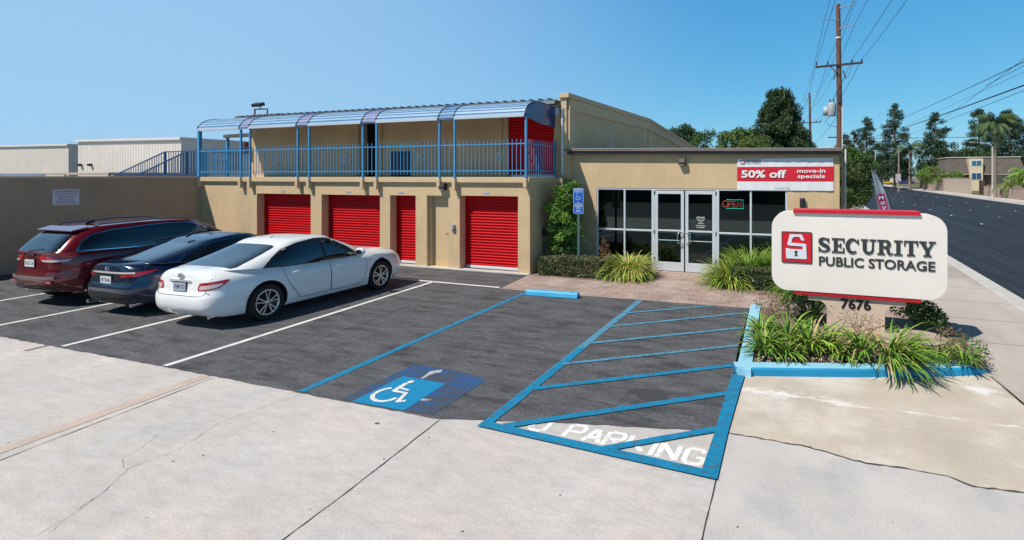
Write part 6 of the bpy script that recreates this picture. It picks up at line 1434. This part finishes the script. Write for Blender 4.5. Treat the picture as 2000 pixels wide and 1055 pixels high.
S_B = dict(S_W); S_B.update(W=1.84, R=.34, rim=.24, arch=.385, paint=blue_car, handle_m=blue_car, plate_m=plate_w, n=5.0,
  zt=[(-2.4,.965),(-2.28,1.0),(-2.1,1.01),(-1.7,1.03),(-1,1.02),(0,.98),(1,.98),(1.5,.93),(2.0,.84),(2.4,.68)],
  gh=dict(x0=[(0,-2.05),(.3,-1.80),(.7,-1.35),(1,-.95)], x1=[(0,1.40),(.3,1.08),(.7,.62),(1,.22)], hw=[(0,.84),(.25,.80),(.6,.72),(.9,.64),(1,.59)], n=(5.0,4.4), crown=.035,
          belt=[(-2.0,.98),(-1.2,.93),(0,.90),(1.4,.90)], roof=[(-1.0,1.275),(-.6,1.34),(-.2,1.37),(.05,1.36),(.25,1.325)]),
  dlo=[(-1.62,.965),(-1.38,1.10),(-1.05,1.21),(-.70,1.285),(-.2,1.335),(.06,1.32),(.26,1.27),(.62,1.10),(.96,.92),(.94,.89),(0,.90),(-1.1,.92)], dlo_m=chrome,
  glass=[[(-1.55,.965),(-1.35,1.088),(-1.03,1.19),(-.68,1.268),(-.2,1.318),(-.03,1.318),(-.01,.915),(-1.1,.935)], [(.0,.915),(-.02,1.318),(.05,1.303),(.24,1.255),(.60,1.09),(.92,.92),(.91,.905)]],
  plate=(0,.70), plate_txt='8ETR406',
  extra=[(TOP, [(-1.92,-.56),(-1.85,-.60),(-1.10,-.50),(-1.02,-.46),(-1.02,.46),(-1.10,.50),(-1.85,.60),(-1.92,.56)], car_glass, 'rear_window'),
         (TOP, [(.30,-.50),(1.2,-.66),(1.27,-.6),(1.30,0),(1.27,.6),(1.2,.66),(.30,.50)], car_glass, 'windscreen'),
         (DIAG, [(-1.34,.765),(-1.35,.82),(-1.12,.85),(-.80,.885),(-.78,.87),(-.90,.82),(-1.08,.775)], lamp_r, 'tail_light'),
         (REAR, [(-.60,.70),(-.5,.62),(.5,.62),(.60,.70),(.40,.83),(-.40,.83)], mat('very dark blue recess', (.003,.007,.02), rough=.3, coat=.6), 'plate_recess'),
         (REAR, [(-.80,.285),(-.72,.40),(-.4,.47),(.4,.47),(.72,.40),(.80,.285),(.6,.26),(-.6,.26)], trim_b, 'bumper_insert'),
         (DIAGF, [(1.02,.66),(1.0,.72),(.72,.78),(.70,.74),(.80,.68)], lamp_w, 'headlight')],
  seams=[(REAR, [(-.64,.98),(-.62,.80),(-.56,.60),(-.45,.575),(.45,.575),(.56,.60),(.62,.80),(.64,.98)], False)], post=post_blue)
build_car('parked_car', 'dark blue sedan between the white sedan and the maroon SUV', 'car', S_B, (-12.68, 8.05, 0), R(92.3))

# --- maroon SUV
def post_suv(t, cst, part):
    for s_ in (-1, 1):
        mb = MB(); mb.tube([(-1.60,s_*.62,1.59),(-1.5,s_*.635,1.635),(-.5,s_*.645,1.675),(.1,s_*.64,1.665),(.28,s_*.62,1.60)], .017, 8); part('roof_rail', mb, mat('dark chrome', (.25,.25,.28), rough=.3, metal=.9))
    mb = MB(); mb.obox((-1.35,0,1.655),(.16,.05,.06),(0,R(-20),0)); obj('antenna_fin', mb, trim_b, t, local=True, bevel=.012)
    mb = MB(); mb.add([(-1.96,-.58,1.530),(-1.96,.58,1.530),(-1.70,.64,1.600),(-1.70,-.64,1.600),(-1.94,-.58,1.505),(-1.94,.58,1.505),(-1.70,.64,1.55),(-1.70,-.64,1.55)], [(0,1,2,3),(7,6,5,4),(0,4,5,1),(1,5,6,2),(2,6,7,3),(3,7,4,0)]); obj('spoiler', mb, suv_paint, t, local=True, bevel=.012)
    mb = MB(); mb.beam((-2.27,.10,1.13),(-2.23,-.28,1.18),.02,.02); mb.ico((-2.26,.1,1.12), .03, 1); part('rear_wiper', mb, trim_b)
    mb = MB(); mb.obox((-2.31,0,1.065),(.02,.20,.035)); part('emblem', mb, chrome)
    for s_ in (-1, 1): h = cst.hit(Vector((-8,s_*.56,.53)), Vector((1,0,0))); mb = MB(); mb.obox((h.x,s_*.56,.53),(.03,.20,.03)); part('rear_reflector', mb, lamp_r)
    mb = MB()
    for i in range(24):
        y0 = -.66+i*1.32/24; h0 = cst.hit(Vector((-8,y0,.62)), Vector((1,0,0))); h1 = cst.hit(Vector((-8,y0+1.32/24,.62)), Vector((1,0,0))); mb.beam((h0.x-.012,y0,.62),(h1.x-.012,y0+1.32/24,.62),.02,.05)
    part('bumper_step', mb, mat('grey step', (.28,.22,.22), rough=.4, metal=.5))
suv_paint = mat('maroon car paint', (.15,.004,.012), rough=.2, metal=.35, coat=1.)
S_S = dict(S_W); S_S.update(W=1.94, R=.385, rim=.255, arch=.44, paint=suv_paint, handle_m=chrome, plate_m=plate_w, n=4.8, axles=(-1.42,1.49), style=2, lp=3.0,
  zb=[(-2.4,.36),(-2.0,.30),(-1.2,.26),(1.4,.26),(2.4,.30)],
  zs=[(-2.4,1.10),(-2.0,1.11),(-1,1.09),(0,1.07),(1,1.03),(1.5,1.0),(2.0,.95),(2.4,.85)],
  zt=[(-2.4,1.13),(-2,1.17),(-1,1.16),(0,1.13),(1,1.16),(1.5,1.13),(2.0,1.06),(2.4,.93)],
  xr=[(0,-2.22),(.1,-2.31),(.3,-2.345),(.42,-2.34),(.5,-2.30),(.8,-2.295),(1,-2.26)], xf=[(0,2.25),(.2,2.38),(.5,2.41),(.8,2.36),(1,2.30)],
  gh=dict(x0=[(0,-2.30),(.3,-2.18),(.7,-2.00),(1,-1.80)], x1=[(0,1.42),(.3,1.16),(.7,.80),(1,.46)], hw=[(0,.90),(.25,.87),(.6,.80),(.9,.73),(1,.69)], n=(6.5,5.5), crown=.025,
          belt=[(-2.3,1.09),(-1.2,1.07),(0,1.05),(1.3,1.03)], roof=[(-1.85,1.56),(-1.4,1.60),(-.6,1.63),(0,1.62),(.45,1.57)]),
  dlo=[(-2.00,1.13),(-1.88,1.32),(-1.70,1.445),(-1.4,1.515),(-.5,1.575),(.10,1.565),(.40,1.51),(.75,1.30),(1.03,1.09),(1.0,1.065),(-1.0,1.095)], dlo_m=chrome,
  glass=[[(-1.965,1.145),(-1.86,1.31),(-1.69,1.425),(-1.4,1.495),(-1.03,1.53),(-1.02,1.112)], [(-1.018,1.112),(-1.028,1.53),(-.5,1.555),(-.08,1.557),(-.07,1.095)], [(-.068,1.095),(-.078,1.557),(.10,1.545),(.38,1.493),(.73,1.285),(.99,1.09)]],
  doors=[dict(panel=[(-1.02,1.10),(-1.04,.85),(-.95,.65),(-.80,.42),(-.09,.40),(-.09,1.09)], seam=[(-1.03,1.11),(-1.06,.85),(-.97,.65),(-.83,.40),(-.08,.38),(-.08,1.10)], handle=(-.86,1.01)),
         dict(panel=[(-.07,1.09),(-.07,.40),(.95,.38),(1.03,.6),(1.02,1.06)], seam=[(-.08,1.10),(-.08,.38),(.97,.36),(1.05,.6),(1.04,1.07)], handle=(.10,1.0))],
  mirror=(.93,1.13), plate=(0,.90), plate_txt='SOLD 24',
  extra=[(REAR, [(-.68,1.17),(-.60,1.42),(-.55,1.475),(.55,1.475),(.60,1.42),(.68,1.17),(.62,1.135),(-.62,1.135)], car_glass, 'rear_window'),
         (TOP, [(.58,-.62),(1.26,-.77),(1.32,-.66),(1.35,0),(1.32,.66),(1.26,.77),(.58,.62)], car_glass, 'windscreen'),
         (DIAG, [(-1.40,.965),(-1.42,1.01),(-1.41,1.10),(-.82,1.12),(-.79,1.09),(-.86,.99),(-1.0,.965)], lamp_r, 'tail_light'),
         (DIAG, [(-1.36,.945),(-1.375,.975),(-.98,.972),(-.90,.985),(-.88,.98),(-.94,.94),(-1.2,.925)], lamp_w, 'lamp_lens'),
         (REAR, [(-.92,.33),(-.94,.44),(-.5,.46),(.5,.46),(.94,.44),(.92,.33),(.6,.30),(-.6,.30)], trim_b, 'bumper_insert'),
         (DIAGF, [(1.02,.86),(1.0,.94),(.74,.97),(.70,.92),(.80,.87)], lamp_w, 'headlight')],
  seams=[(REAR, [(-.70,1.15),(-.70,.80),(-.64,.66),(.64,.66),(.70,.80),(.70,1.15)], False)], post=post_suv)
build_car('parked_car', 'maroon SUV, farthest of the three parked cars, beside the shaded wall', 'car', S_S, (-15.05, 7.98, 0), R(92.3))
# small distant vehicles at the end of the street
def far_car(x, y, rz, col_, lab, van=False):
    t = thing('distant_van' if van else 'distant_car', lab, 'van' if van else 'car', (x, y, -.12), rz); pm = mat('far paint %s' % str(col_), col_, rough=.3, coat=.6)
    h = 1.9 if van else 1.0
    mb = MB(); pr_ = [(-2.2,.3),(2.2,.3),(2.25,.8),(1.3,.95),(.7,1.42),(-1.1,1.45),(-1.9,1.0),(-2.2,.95)] if not van else [(-2.7,.35),(2.5,.35),(2.55,1.1),(1.9,1.3),(1.4,2.15),(-2.7,2.25)]
    mb.prism(pr_, -.88, .88, lambda u, v, w_: (u, w_, v)); obj('body', mb, pm, t, local=True, bevel=.08)
    mb = MB(); gl_ = [(-1.6,1.0),(1.1,1.0),(.65,1.36),(-1.05,1.38)] if not van else [(.3,1.3),(1.75,1.35),(1.35,2.0),(.3,2.05)]
    mb.prism(gl_, -.89, .89, lambda u, v, w_: (u, w_, v)); obj('window', mb, car_glass, t, local=True)
    for x_ in (-1.4, 1.4):
        for y_ in (-.82,.82): mb = MB(); mb.lathe([(.01,-.1),(.3,-.1),(.32,0),(.3,.1),(.01,.1)], 'y', (x_,y_,.32), 14); obj('wheel', mb, tyre_m, t, local=True)
far_car(13.0, 205, R(10), (.6,.6,.6), 'white van at the far end of the street, behind the flag tip', True)
far_car(19.0, 204, R(0), (.03,.05,.10), 'dark car parked at the far end of the street')
far_car(24.5, 205, R(0), (.55,.40,.08), 'yellowish car parked at the far end beside the pale wooden pole')
far_car(31.0, 206, R(0), (.03,.05,.16), 'dark blue van parked at the far end right of the wooden pole', True)
far_car(5.5, 206, R(0), (.5,.5,.52), 'silver car at the far end, under the distant trees on the left')
